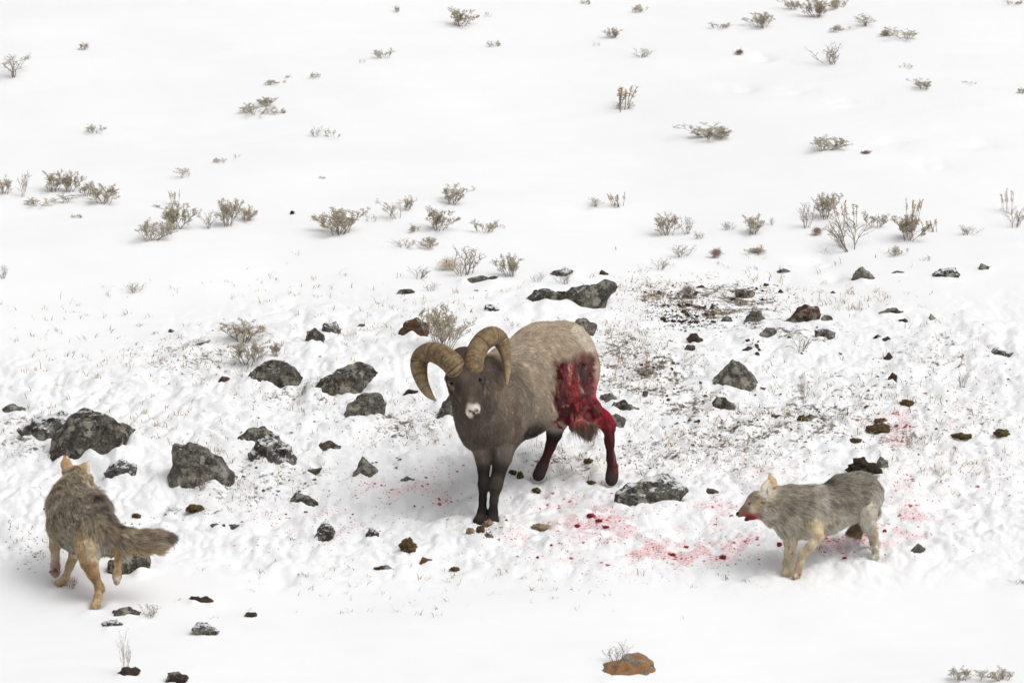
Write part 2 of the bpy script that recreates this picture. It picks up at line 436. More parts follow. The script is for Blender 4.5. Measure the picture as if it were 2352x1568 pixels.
# ------------------------------------------------------------------ where the stones lie (outline in picture units, depth ratio, material, label)
G_SM = 'small stones on the snow'
ROCKS = [
 ([(105,1078),(120,1020),(150,965),(190,948),(235,957),(285,975),(305,990),(285,1012),(240,1030),(200,1045),(150,1068),(120,1080)],.6,'basalt',"largest dark boulder, peaked and lichen spotted, just behind the tailed coyote's ears"),
 ([(37,1015),(40,990),(75,965),(140,948),(175,960),(160,1000),(60,1025)],.8,'dusted','low snow dusted slab tucked behind the largest dark boulder'),
 ([(388,1128),(388,1060),(400,1030),(437,1017),(470,1025),(510,1060),(530,1095),(532,1113),(480,1120),(420,1132)],.7,'grey','upright round topped grey boulder with rusty streaks, a bare twig at its foot'),
 ([(558,893),(575,862),(600,840),(640,830),(675,840),(699,868),(690,880),(640,890),(600,893)],.7,'basalt','domed dark boulder with lichen below the two small sage bushes'),
 ([(710,917),(730,885),(770,850),(830,830),(872,855),(850,875),(800,890),(750,908)],.6,'basalt','long sloping dark boulder left of the ram\'s drooping horn'),
 ([(788,966),(800,930),(830,903),(870,902),(890,925),(880,948),(840,962)],.7,'grey','squat grey boulder below the long sloping boulder'),
 ([(529,1032),(535,1010),(570,985),(600,978),(622,995),(605,1012),(565,1018),(550,1030)],.6,'basalt','hooked dark rock leaning behind a snow dusted round rock'),
 ([(570,1047),(590,1010),(630,1000),(670,1025),(682,1052),(660,1070),(620,1060)],.7,'dusted','round rock powdered with snow beside the hooked dark rock'),
 ([(722,1039),(730,1018),(755,1012),(782,1025),(778,1038)],.7,'tan','brownish half round rock alone on snow left of the ram\'s chest'),
 ([(238,1087),(260,1062),(290,1055),(317,1068),(305,1088),(265,1105)],.6,'dusted','jagged grey rock between the tall eared coyote and the upright boulder'),
 ([(805,1102),(820,1072),(833,1050),(869,1080),(850,1098)],.7,'grey','pointed grey rock shaped like a small pyramid left of the ram\'s forelegs'),
 ([(1190,708),(1200,685),(1225,665),(1300,655),(1370,657),(1395,640),(1412,660),(1400,695),(1350,718),(1290,706),(1240,709)],.5,'basalt','broad flat boulder with an upturned corner up the slope behind the ram'),
 ([(1255,640),(1270,620),(1300,613),(1319,622),(1300,637)],.7,'dusted','flat topped rock with twigs just above the broad flat boulder'),
 ([(1369,634),(1380,618),(1399,628),(1396,636)],.8,'brown','small brown stone just above the broad flat boulder\'s upturned corner'),
 ([(1052,652),(1085,637),(1148,633),(1142,642),(1070,655)],.5,'basalt','thin dark edge of a buried slab left of a round sage bush'),
 ([(897,679),(915,665),(935,660),(953,670),(948,680)],.7,'basalt','low mossy dark rock on smooth snow left of the thin slab edge'),
 ([(1080,672),(1095,663),(1122,668),(1115,676)],.7,'basalt','little flat rock below the thin slab edge'),
 ([(1105,720),(1115,700),(1130,698),(1148,710),(1125,722)],.7,'dusted','small grey rock left of the broad flat boulder\'s lower edge'),
 ([(916,763),(930,735),(960,728),(990,740),(982,762),(950,777)],.7,'rust','rust orange lichened rock beside the big sage bush behind the horns'),
 ([(700,786),(705,760),(725,753),(746,770),(741,788)],.7,'basalt','blocky dark rock in front of a layered flaky rock'),
 ([(735,768),(740,745),(770,737),(784,755),(770,772)],.7,'dusted','layered flaky dark rock behind a blocky dark rock'),
 ([(1310,762),(1318,740),(1340,728),(1371,745),(1364,770),(1335,774)],.7,'grey','grey rock right behind the ram\'s white rump'),
 ([(1626,896),(1640,865),(1680,825),(1700,823),(1720,850),(1745,885),(1742,902),(1700,898)],.7,'grey','tall pyramid shaped boulder with yellow lichen standing alone right of the ram'),
 ([(1635,937),(1645,910),(1670,912),(1694,936),(1670,945)],.7,'basalt','rounded dark rock just below the tall pyramid boulder'),
 ([(1400,941),(1410,925),(1435,918),(1467,941),(1440,947)],.7,'basalt','low curved rock beside the ram\'s bloody hock, middle of three'),
 ([(1368,927),(1380,905),(1400,902),(1417,915),(1395,930)],.7,'grey','rock above the low curved rock behind the ram\'s torn thigh'),
 ([(1393,982),(1400,955),(1415,948),(1438,965),(1425,985)],.7,'grey','rock touching the ram\'s hock, lowest of three'),
 ([(1408,1165),(1415,1135),(1440,1110),(1480,1095),(1530,1095),(1570,1108),(1580,1132),(1560,1142),(1500,1148),(1440,1172)],.5,'dusted','wide lumpy boulder flecked with snow and blood just right of the ram\'s hind hoof'),
 ([(1611,1140),(1625,1120),(1650,1128),(1654,1142)],.8,'tan','small brown rock between the wide lumpy boulder and the snarling coyote'),
 ([(1953,642),(1965,620),(1982,610),(2000,625),(2017,645),(1990,650)],.7,'grey','jagged grey rock with a sharp peak high on the right of the stone field'),
 ([(2138,630),(2160,615),(2195,615),(2207,632),(2200,644),(2175,640)],.7,'dusted','rounded snow flecked rock near the top right of the stones'),
 ([(2245,616),(2255,604),(2275,612),(2265,624)],.8,'grey','small dark rock, last at the upper right of the stones'),
 ([(2045,627),(2062,620),(2082,625),(2065,631)],.7,'grey','thin flat stone between the jagged peak rock and the rounded snow flecked rock'),
 ([(1783,624),(1800,616),(1817,622),(1800,628)],.7,'grey','small flat grey stone uppermost above the gravel'),
 ([(1689,690),(1689,665),(1715,662),(1734,670),(1729,690)],.7,'grey','cube like grey rock above the dark gravel'),
 ([(1810,738),(1830,710),(1850,698),(1880,703),(1885,722),(1872,744),(1840,746)],.7,'red','reddish brown round boulder right of the dark gravel'),
 ([(1884,737),(1893,720),(1910,726),(1922,742),(1905,742)],.7,'grey','slim grey rock leaning right of the reddish boulder'),
 ([(1653,742),(1668,722),(1680,728),(1685,742)],.8,'tan','small tan peaked stone at the edge of the dark gravel'),
 ([(1709,740),(1722,715),(1745,712),(1758,730),(1750,743)],.7,'grey','squat grey rock between the dark gravel and the reddish boulder'),
 ([(1733,778),(1760,750),(1785,755),(1799,772),(1780,782)],.7,'grey','broad grey pointed rock below the squat grey rock'),
 ([(1870,780),(1872,757),(1900,752),(1918,762),(1918,782)],.7,'dusted','boxy grey rock half filled with snow below the reddish boulder'),
 ([(1576,778),(1585,765),(1600,766),(1620,786),(1608,792)],.7,'brown','dark curved stone below the dark gravel'),
 ([(1568,807),(1580,790),(1597,795),(1599,810)],.8,'grey','small grey stone touching the dark curved stone'),
 ([(1705,802),(1720,794),(1734,801),(1720,809)],.8,'brown','dark brown egg shaped stone alone on clean snow'),
 ([(2013,717),(2050,706),(2082,714),(2060,724)],.6,'tan','long low brown stone right of the reddish boulder'),
 ([(2129,739),(2138,718),(2155,737)],.8,'grey','small spiky stone far right of the reddish boulder'),
 ([(2063,734),(2080,730),(2090,741),(2075,744)],.8,'brown','little dark stone left of the small spiky stone'),
 ([(2004,775),(2015,767),(2027,775),(2015,779)],.8,'brown','little dark stone, first of a pair beside a bare twig'),
 ([(2027,779),(2040,772),(2052,781),(2040,784)],.8,'brown','little dark stone touching a bare twig, second of a pair'),
 ([(2028,824),(2042,807),(2052,820),(2045,830)],.8,'brown','dark reddish lump right of the tall pyramid boulder'),
 ([(2039,870),(2050,855),(2062,862),(2060,874)],.8,'brown','black double lump below the dark reddish lump'),
 ([(2266,810),(2285,797),(2332,808),(2315,822),(2280,820)],.6,'dusted','flat layered grey rock near the right edge of the picture'),
 ([(2193,821),(2212,813),(2234,820),(2212,825)],.7,'grey','flat grey stone just left of the flat layered rock'),
 ([(2012,1066),(2022,1048),(2040,1058),(2042,1080),(2022,1080)],.8,'grey','split grey rock above the rump of the snarling coyote'),
 ([(2093,1266),(2110,1248),(2127,1260),(2112,1274)],.8,'grey','small grey stone on clean snow right of the snarling coyote\'s hind foot'),
 ([(244,1312),(250,1290),(290,1272),(335,1275),(344,1295),(320,1320),(275,1327)],.7,'basalt','dark block right behind the lifted hind paw of the coyote with a raised tail'),
 ([(486,1208),(510,1203),(580,1205),(585,1215),(540,1226),(500,1220)],.5,'basalt','long flat stone right of the coyote\'s tail tip'),
 ([(255,1418),(262,1403),(300,1396),(324,1405),(306,1422)],.7,'basalt','upper of two dark stones below the hind foot of the tailed coyote'),
 ([(229,1442),(240,1427),(265,1423),(284,1433),(260,1443)],.7,'dusted','lower of two dark stones below the hind foot of the tailed coyote'),
 ([(427,1384),(440,1371),(475,1372),(488,1381),(470,1389)],.7,'brown','flat brown stone on the smooth lower snow'),
 ([(553,1421),(565,1406),(585,1408),(591,1419)],.8,'brown','small brown stone right of the flat brown stone'),
 ([(442,1446),(450,1431),(475,1430),(503,1450),(495,1466),(475,1458)],.7,'dusted','grey crescent rock curling round a patch of snow'),
 ([(268,1554),(280,1535),(310,1532),(321,1541),(295,1558)],.7,'brown','dark brown stone under a tall bare twig by the lower edge'),
 ([(374,1575),(385,1548),(410,1543),(430,1557),(424,1575)],.7,'brown','round brown stone cut by the lower edge of the picture'),
 ([(1348,1558),(1380,1535),(1440,1508),(1470,1503),(1500,1520),(1536,1558),(1440,1560)],.6,'orange','tan boulder covered in orange lichen at the lower edge'),
 ([(668,1150),(680,1132),(700,1136),(728,1154),(700,1162)],.7,'basalt','dark wedge stone below the pyramid shaped small rock'),
 ([(688,1090),(710,1078),(739,1075),(722,1090)],.7,'basalt','thin dark stone left of the pyramid shaped small rock'),
 ([(858,1304),(885,1297),(910,1306),(885,1313)],.6,'brown','thin brown stone flat on the snow below the mossy dung'),
 ([(957,1297),(972,1280),(992,1285),(980,1297)],.8,'rust','small stone with rusty lichen right of the thin brown stone'),
 ([(718,1252),(730,1218),(745,1198),(756,1203),(768,1220),(757,1240)],.7,'dusted','ragged rock almost covered by snow amid small blood drops'),
 ([(839,1230),(850,1212),(872,1222),(866,1236)],.8,'dusted','small snow capped dark stone left of the ram\'s hooves'),
 ([(-8,952),(10,930),(35,928),(58,937),(50,946),(15,954)],.7,'grey','dark rock cut by the left edge of the picture'),
 ([(1000,962),(1015,925),(1040,900),(1056,920),(1045,952),(1020,964)],.7,'grey','tall slanting grey rock touching the ram\'s cheek'),
 ([(924,906),(940,893),(963,898),(952,907)],.7,'brown','flat dark stone left of the tip of the drooping horn'),
 ([(879,971),(890,960),(909,960),(900,973)],.8,'grey','small grey stone below the squat grey boulder'),
 ([(1300,1010),(1340,993),(1387,998),(1370,1010)],.6,'dusted','flat snowy rock under the ram between its hind legs'),
 ([(499,877),(510,862),(528,868),(526,881)],.8,'red','small reddish stone left of the domed dark boulder'),
 ([(893,1004),(915,996),(932,998),(915,1004)],.6,'grey','slim grey flake left of the ram\'s chest'),
 ([(919,1102),(935,1094),(954,1102),(935,1107)],.7,'grey','flat slate grey stone among small blood drops'),
 ([(1593,662),(1612,655),(1627,662),(1612,666)],.7,'red','low reddish stone above the dark gravel'),
 ([(1563,683),(1575,670),(1592,677),(1587,689)],.8,'grey','rounded grey stone left of the cube like rock'),
 ([(1784,675),(1792,662),(1802,674)],.8,'brown','tiny pointed stone right of the cube like rock'),
 ([(1904,676),(1914,667),(1924,675)],.8,'red','tiny red stone above the reddish boulder'),
 ([(1845,962),(1858,950),(1880,957),(1868,966)],.7,'grey','grey stone with dung beside it in the trodden snow'),
 ([(1590,970),(1605,963),(1622,970),(1605,976)],.7,'brown','dark flat flake on trodden snow above the wide lumpy boulder'),
 ([(1765,958),(1775,950),(1792,954),(1786,962)],.7,'basalt','short black stone left of the grey stone with dung'),
 ([(1110,1233),(1118,1222),(1134,1230),(1126,1238)],.8,'grey','small grey stone directly below the ram\'s front hooves'),
 ([(385,763),(390,755),(400,758),(400,765)],.8,'brown','tiny dark stone alone on the left snowfield'),
 ([(448,790),(465,782),(487,778),(478,787),(455,794)],.6,'dusted','thin snowy stone on the left snowfield'),
 ([(818,752),(825,743),(838,745),(842,754)],.8,'grey','little grey stone right of the layered flaky rock'),
 ([(1128,1007),(1140,1002),(1150,1008)],.8,'grey','little stone in shade under the ram\'s belly'),
]
RNG = random.Random(11)
# loose small stones (a few picture units across); nothing tells these apart
PEB = []
def peb_zone(n, x0, x1, y0, y1, s0, s1, mats, label, group):
    for i in range(n):
        PEB.append((RNG.uniform(x0, x1), RNG.uniform(y0, y1), s0 + (s1 - s0) * RNG.random() ** 2, RNG.choice(mats), label, group))
peb_zone(58, 1525, 1640, 700, 742, 5, 15, ['brown', 'brown', 'red'], 'dark reddish stone in the gravel patch left of the reddish boulder', 'stones of the dark gravel patch')
peb_zone(24, 1480, 1790, 650, 700, 5, 12, ['brown', 'grey', 'red'], 'small stone strewn above the dark gravel patch', 'stones strewn above the gravel patch')
peb_zone(26, 1440, 1640, 800, 920, 5, 12, ['brown', 'grey', 'tan'], 'small stone strewn between the ram\'s rump and the pyramid boulder', 'stones between the ram and the pyramid boulder')
peb_zone(18, 1690, 1930, 735, 830, 5, 12, ['brown', 'grey', 'red'], 'small stone strewn just below the reddish boulder', 'stones below the reddish boulder')
peb_zone(26, 1730, 2200, 850, 1020, 4, 11, ['brown', 'grey', 'tan'], 'small stone in trodden snow right of the pyramid boulder', 'stones right of the pyramid boulder')
peb_zone(20, 1420, 1640, 960, 1080, 4, 11, ['brown', 'grey'], 'small stone in trodden snow above the wide lumpy boulder', 'stones above the wide lumpy boulder')
peb_zone(26, 560, 1000, 940, 1190, 3, 9, ['brown', 'grey'], 'small stone in trodden snow left of the ram', 'stones left of the ram')
peb_zone(14, 480, 740, 1080, 1200, 3, 9, ['brown', 'grey'], 'small stone on snow right of the upright boulder', 'stones right of the upright boulder')

# ------------------------------------------------------------------ where feet stand (picture units): the snow is pressed there
def Zr(x, y): return 918.75 + .33695 * x, 712.03 + .33695 * y          # ram
def Zl(x, y): return 57.42 + .26374 * x, 1010.6 + .26374 * y           # coyote with the raised tail
def Zc(x, y): return 1642.27 + .19774 * x, 1045.08 + .19774 * y        # coyote with the open mouth
FEET = [Zr(548, 1432), Zr(632, 1442), Zr(950, 1145), Zr(1450, 1180), Zl(612, 1445), Zl(285, 1255), Zc(825, 1390), Zc(1880, 1215)]
for q in FEET:
    p = hit(*q)
    MOUNDS.append((p[0], p[1] + 0.02, 0.045, -0.03))
    MOUNDS.append((p[0] - 0.03, p[1] - 0.10, 0.05, 0.012))
    MOUNDS.append((p[0] + 0.09, p[1] + 0.02, 0.05, 0.010))
for (q, r, d) in [((1880, 600), .12, -.03), ((1905, 640), .10, -.02), ((2100, 1110), .1, -.03), ((2180, 1150), .12, -.04), ((2230, 1170), .1, -.03),
                  ((2200, 1090), .1, -.03), ((560, 1290), .12, -.03), ((640, 1330), .14, -.03), ((2060, 1230), .12, -.04), ((1250, 1130), .16, -.03),
                  ((980, 1180), .13, -.03), ((1840, 1170), .12, -.03), ((1700, 1320), .1, -.02), ((1230, 1230), .14, -.03), ((1560, 1230), .12, -.03), ((1450, 1240), .13, .02),
                  ((2150, 380), .14, -.012), ((1780, 640), .14, -.012), ((2250, 330), .12, -.012), ((1950, 240), .14, -.014), ((1750, 130), .14, -.016), ((1700, 205), .12, -.014), ((1830, 210), .12, -.012), ((2050, 330), .12, -.012),
                  ((268, 1048), .11, .055), ((215, 1070), .10, .035), ((310, 1025), .08, .04)]:
    p = hit(*q)
    MOUNDS.append((p[0], p[1], r, d))

ROCK_INFO = []
for (ol, dr, mk, lab) in ROCKS:
    a = np.array(ol, float)
    x0, x1, yb = a[:, 0].min(), a[:, 0].max(), a[:, 1].max()
    base = hit((x0 + x1) / 2, yb - 0.06 * (yb - a[:, 1].min()))
    w = (x1 - x0) * MPQ; h = (yb - a[:, 1].min()) * MPQ
    T = max(w, h) * dr
    ROCK_INFO.append((base, w, h, T))
    if mk == 'orange':
        base[2] -= .006
        p = hit(1405, 1558); MOUNDS.append((p[0], p[1], .06, .02))
        continue
    MOUNDS.append((base[0], base[1] + T * 0.45, 0.62 * w + 0.02, 0.05 * min(w, .25)))
    for _k in range(3):
        MOUNDS.append((base[0] + RNG.uniform(-.5, .5) * w, base[1] + RNG.uniform(-.03, .05) * (1 + T), RNG.uniform(.10, .2) * w, RNG.uniform(.02, .085) * min(w, .3)))

# ------------------------------------------------------------------ snow slope: one sheet, fine where it is seen
def axis(lo, hi, step, far, n):
    mid = np.arange(lo, hi + 1e-6, step)
    g = (far / step) ** (1.0 / n)
    ext = step * (np.cumsum(g ** np.arange(1, n + 1) ** 1.0) / np.cumsum(g ** np.arange(1, n + 1) ** 1.0)[-1]) * far / step
    return np.concatenate([lo - ext[::-1], mid, hi + ext])
gx = axis(-3.7, 3.7, 0.0115, 300.0, 34)
gy = axis(-6.8, 8.6, 0.020, 300.0, 34)
XX, YY = np.meshgrid(gx, gy)
xf, yf = XX.ravel(), YY.ravel()
zf = h_final(xf, yf)
V = np.stack([xf, yf, zf], 1)
nx, ny = len(gx), len(gy)
ii = (np.arange(ny - 1)[:, None] * nx + np.arange(nx - 1)[None, :]).ravel()
F = np.stack([ii, ii + 1, ii + nx + 1, ii + nx], 1)
snow_me = new_mesh('snow_slope', V, F, M['snow'])
fine = (np.abs(xf) < 4) & (yf > -7.2) & (yf < 9)
qx, qy = project(V)
def blobs(lst):
    o = np.zeros(len(V))
    for (cx, cy, rx, ry, s) in lst:
        o = np.maximum(o, s * np.exp(-(((qx - cx) / rx) ** 2 + ((qy - cy) / ry) ** 2)))
    o[~fine] = 0
    return o
BLOOD = blobs([
    (1560, 1265, 130, 32, 1.5), (1370, 1195, 75, 32, 1.35), (1250, 1230, 130, 45, .55), (1470, 1225, 120, 50, .8), (1640, 1180, 90, 50, .6),
    (1300, 1160, 120, 50, .45), (1040, 1150, 60, 45, .55), (940, 1120, 120, 50, .5), (860, 1130, 90, 50, .4), (760, 1200, 120, 55, .38),
    (640, 1200, 130, 60, .25), (1930, 1240, 130, 26, 1.25), (2080, 1200, 80, 45, .9), (2090, 1120, 110, 60, .45), (2100, 970, 110, 40, .75),
    (2060, 1010, 60, 25, .6), (2200, 960, 120, 60, .3), (2250, 1080, 120, 90, .2), (1750, 1090, 110, 50, .4), (1460, 1300, 140, 30, .35),
    (1300, 1280, 160, 30, .35), (1660, 1030, 60, 30, .3), (1640, 950, 40, 20, .2), (1700, 1250, 80, 30, .9)])
BLOOD = BLOOD * (0.12 + 1.3 * sstep(-.30, .30, n2(xf * 5, yf * 5, 31) + .6 * n2(xf * 11, yf * 11, 32)))
attr_f(snow_me, 'blood', BLOOD)
attr_f(snow_me, 'halo', sstep(.15, 1.25, BLOOD))
attr_f(snow_me, 'stain', sstep(-.1, .4, n2(xf * 16, yf * 13, 33)) * blobs([
    (1110, 1205, 60, 18, .9), (1250, 1205, 60, 14, .9), (1330, 1080, 60, 25, .7), (2000, 985, 60, 25, .6), (2060, 1010, 50, 16, .5), (1300, 1060, 70, 20, .5), (1850, 960, 40, 16, .4)]))
attr_f(snow_me, 'bare', (.25 + .75 * sstep(-.35, .25, n2(xf * 6, yf * 6, 34))) * blobs([
    (1580, 715, 85, 36, .7), (1500, 680, 90, 35, .55), (1650, 700, 150, 50, 0.88), (1420, 800, 90, 40, 0.61), (1480, 860, 130, 60, 0.74), (1580, 930, 120, 60, 0.54),
    (1700, 1000, 160, 60, 0.61), (1850, 960, 160, 60, 0.54), (1950, 900, 160, 50, 0.41), (1800, 760, 120, 40, 0.47), (1300, 1060, 90, 30, 0.47),
    (900, 970, 120, 40, 0.54), (700, 900, 120, 40, 0.41), (60, 1000, 70, 50, 0.61), (440, 820, 130, 45, 0.41), (620, 1090, 140, 60, 0.34), (560, 1130, 100, 30, 0.41), (2150, 820, 120, 60, 0.34),
    (2060, 1000, 140, 40, 0.41), (1520, 1040, 100, 35, 0.54), (1720, 1080, 60, 20, 0.41), (2250, 960, 90, 40, 0.34), (80, 1270, 60, 30, 0.27), (470, 1170, 60, 20, 0.41)]))
rm = rough_mask(xf, yf); rm[~fine] = 0
attr_f(snow_me, 'rough', rm)
snow = link('snow_ground', snow_me)
tag(snow, kind='structure')
SNOWZ = {}


def ground_z(x, y):
    return float(h_final(np.array([x], float), np.array([y], float))[0])


# ------------------------------------------------------------------ stones
def make_rock_mesh(pts, size, seed, mat, levels):
    bm = bmesh.new()
    for p in pts: bm.verts.new(p)
    r = bmesh.ops.convex_hull(bm, input=bm.verts)
    bmesh.ops.delete(bm, geom=[g for g in r['geom_interior'] if isinstance(g, bmesh.types.BMVert)], context='VERTS')
    bmesh.ops.triangulate(bm, faces=bm.faces)
    target = size * levels
    for _ in range(5):
        ed = [e for e in bm.edges if e.calc_length() > target]
        if not ed or len(bm.verts) > 3500: break
        bmesh.ops.subdivide_edges(bm, edges=ed, cuts=1, use_grid_fill=False)
        bmesh.ops.triangulate(bm, faces=[f for f in bm.faces if len(f.verts) > 3])
    bmesh.ops.recalc_face_normals(bm, faces=bm.faces)
    bm.verts.ensure_lookup_table()
    P = np.array([v.co for v in bm.verts]); N = np.array([v.normal for v in bm.verts])
    k = 1.0 / size
    d = 0.075 * n3(P, 2.3 * k, seed) + 0.045 * n3(P, 5 * k, seed + 1) - 0.05 * np.abs(n3(P, 3.4 * k, seed + 4)) + 0.022 * n3(P, 11 * k, seed + 2) + 0.012 * n3(P, 24 * k, seed + 3)
    # stepped, broken faces
    P = P + N * (d * size)[:, None]
    for v, p in zip(bm.verts, P): v.co = p
    me = bpy.data.meshes.new('rock')
    bm.to_mesh(me); bm.free()
    me.materials.append(mat)
    return me


def rock_points(ol, T, cx, yb, seed):
    rr = random.Random(seed)
    a = np.array(ol, float)
    X = (a[:, 0] - cx) * MPQ; Y = (yb - a[:, 1]) * MPQ
    mx, my = X.mean(), Y.mean()
    H = Y.max()
    pts = []
    for x, y in zip(X, Y):
        pts.append((x, y, T * (.5 + rr.uniform(-.12, .12))))
        low = max(0.0, 1 - y / (H + 1e-6))
        pts.append((mx + (x - mx) * rr.uniform(.72, .9), my + (y - my) * rr.uniform(.62, .85) - .04 * H, T * (.5 - rr.uniform(.25, .36))))
        pts.append((mx + (x - mx) * rr.uniform(.7, .85), my + (y - my) * rr.uniform(.7, .85) , T * (.5 + rr.uniform(.25, .4))))
        if low > .6:
            pts.append((x * .97, y - .30 * H - .02, T * .5))
            pts.append((mx + (x - mx) * .8, y - .35 * H - .03, T * .10))
    pts.append((mx + rr.uniform(-.15, .15) * (X.max() - X.min()), my + rr.uniform(-.1, .15) * H, T * rr.uniform(.0, .06)))
    out = []
    for x, y, d in pts:
        # depth runs along the ground, so the stone's foot follows the slope
        out.append(tuple(AX_R * x + AX_U * y + AX_F * d + np.array([0, 0, 0.0])))
    return out


for i, ((ol, dr, mk, lab), (base, w, h, T)) in enumerate(zip(ROCKS, ROCK_INFO)):
    a = np.array(ol, float)
    cx = (a[:, 0].min() + a[:, 0].max()) / 2; yb = a[:, 1].max() - 0.06 * (a[:, 1].max() - a[:, 1].min())
    big = max(w, h)
    me = make_rock_mesh(rock_points(ol, T, cx, yb, i + 3), big, i * 5 + 2, M[mk], 0.045 if big > .12 else .09)
    o = link('rock' if big > .06 else 'stone', me, loc=base)
    tag(o, lab, 'rock' if big > .06 else 'stone', 'rocks scattered over the slope')

PEB_ME = {}
for (px, py, s, mk, lab, grp) in PEB:
    k = (mk, RNG.randrange(4))
    if k not in PEB_ME:
        rr = random.Random(hash(k[0]) % 1 + k[1] * 7 + len(PEB_ME))
        pts = [((rr.random() - .5), (rr.random() - .5) * .9, (rr.random() - .5) * .7) for _ in range(14)]
        PEB_ME[k] = make_rock_mesh(pts, 1.0, 91 + len(PEB_ME), M[mk], .35)
    p = hit(px, py)
    o = link('stone', PEB_ME[k], loc=(p[0], p[1], ground_z(p[0], p[1]) + s * MPQ * .10))
    sc_ = s * MPQ * 1.25
    o.scale = (sc_, sc_ * RNG.uniform(.8, 1.2), sc_ * RNG.uniform(.7, 1.0)); o.rotation_euler = (RNG.uniform(-.4, .4), RNG.uniform(-.4, .4), RNG.uniform(0, 6.28))
    tag(o, lab, 'stone', grp)

# ------------------------------------------------------------------ sagebrush: a few grown shapes, copied with their parts
class Soup:
    def __init__(s): s.V = []; s.F = []
    def tube(s, pts, r0, r1, n=3):
        k = len(pts); b = len(s.V)
        for i, p in enumerate(pts):
            p = Vector(p); q = Vector(pts[min(i + 1, k - 1)]) - Vector(pts[max(i - 1, 0)])
            a = q.orthogonal().normalized(); c = q.cross(a).normalized()
            r = r0 + (r1 - r0) * i / (k - 1)
            for j in range(n):
                t = 2 * math.pi * j / n
                s.V.append(tuple(p + a * (r * math.cos(t)) + c * (r * math.sin(t))))
        for i in range(k - 1):
            for j in range(n):
                s.F.append((b + i * n + j, b + i * n + (j + 1) % n, b + (i + 1) * n + (j + 1) % n, b + (i + 1) * n + j))
    def leaf(s, p, d, L, w, rr):
        d = Vector(d).normalized(); a = d.orthogonal().normalized()
        a.rotate(__import__('mathutils').Quaternion(d, rr.uniform(0, 6.28)))
        n = d.cross(a); p = Vector(p); b = len(s.V)
        s.V += [tuple(p), tuple(p + d * L * .62 + a * w * .5 + n * L * .08), tuple(p + d * L), tuple(p + d * L * .62 - a * w * .5 + n * L * .08)]
        s.F += [(b, b + 1, b + 2, b + 3)]
    def mesh(s, name, mat, smooth=False):
        me = bpy.data.meshes.new(name); me.from_pydata(s.V, [], s.F); me.materials.append(mat)
        if smooth: me.polygons.foreach_set('use_smooth', [True] * len(me.polygons))
        return me


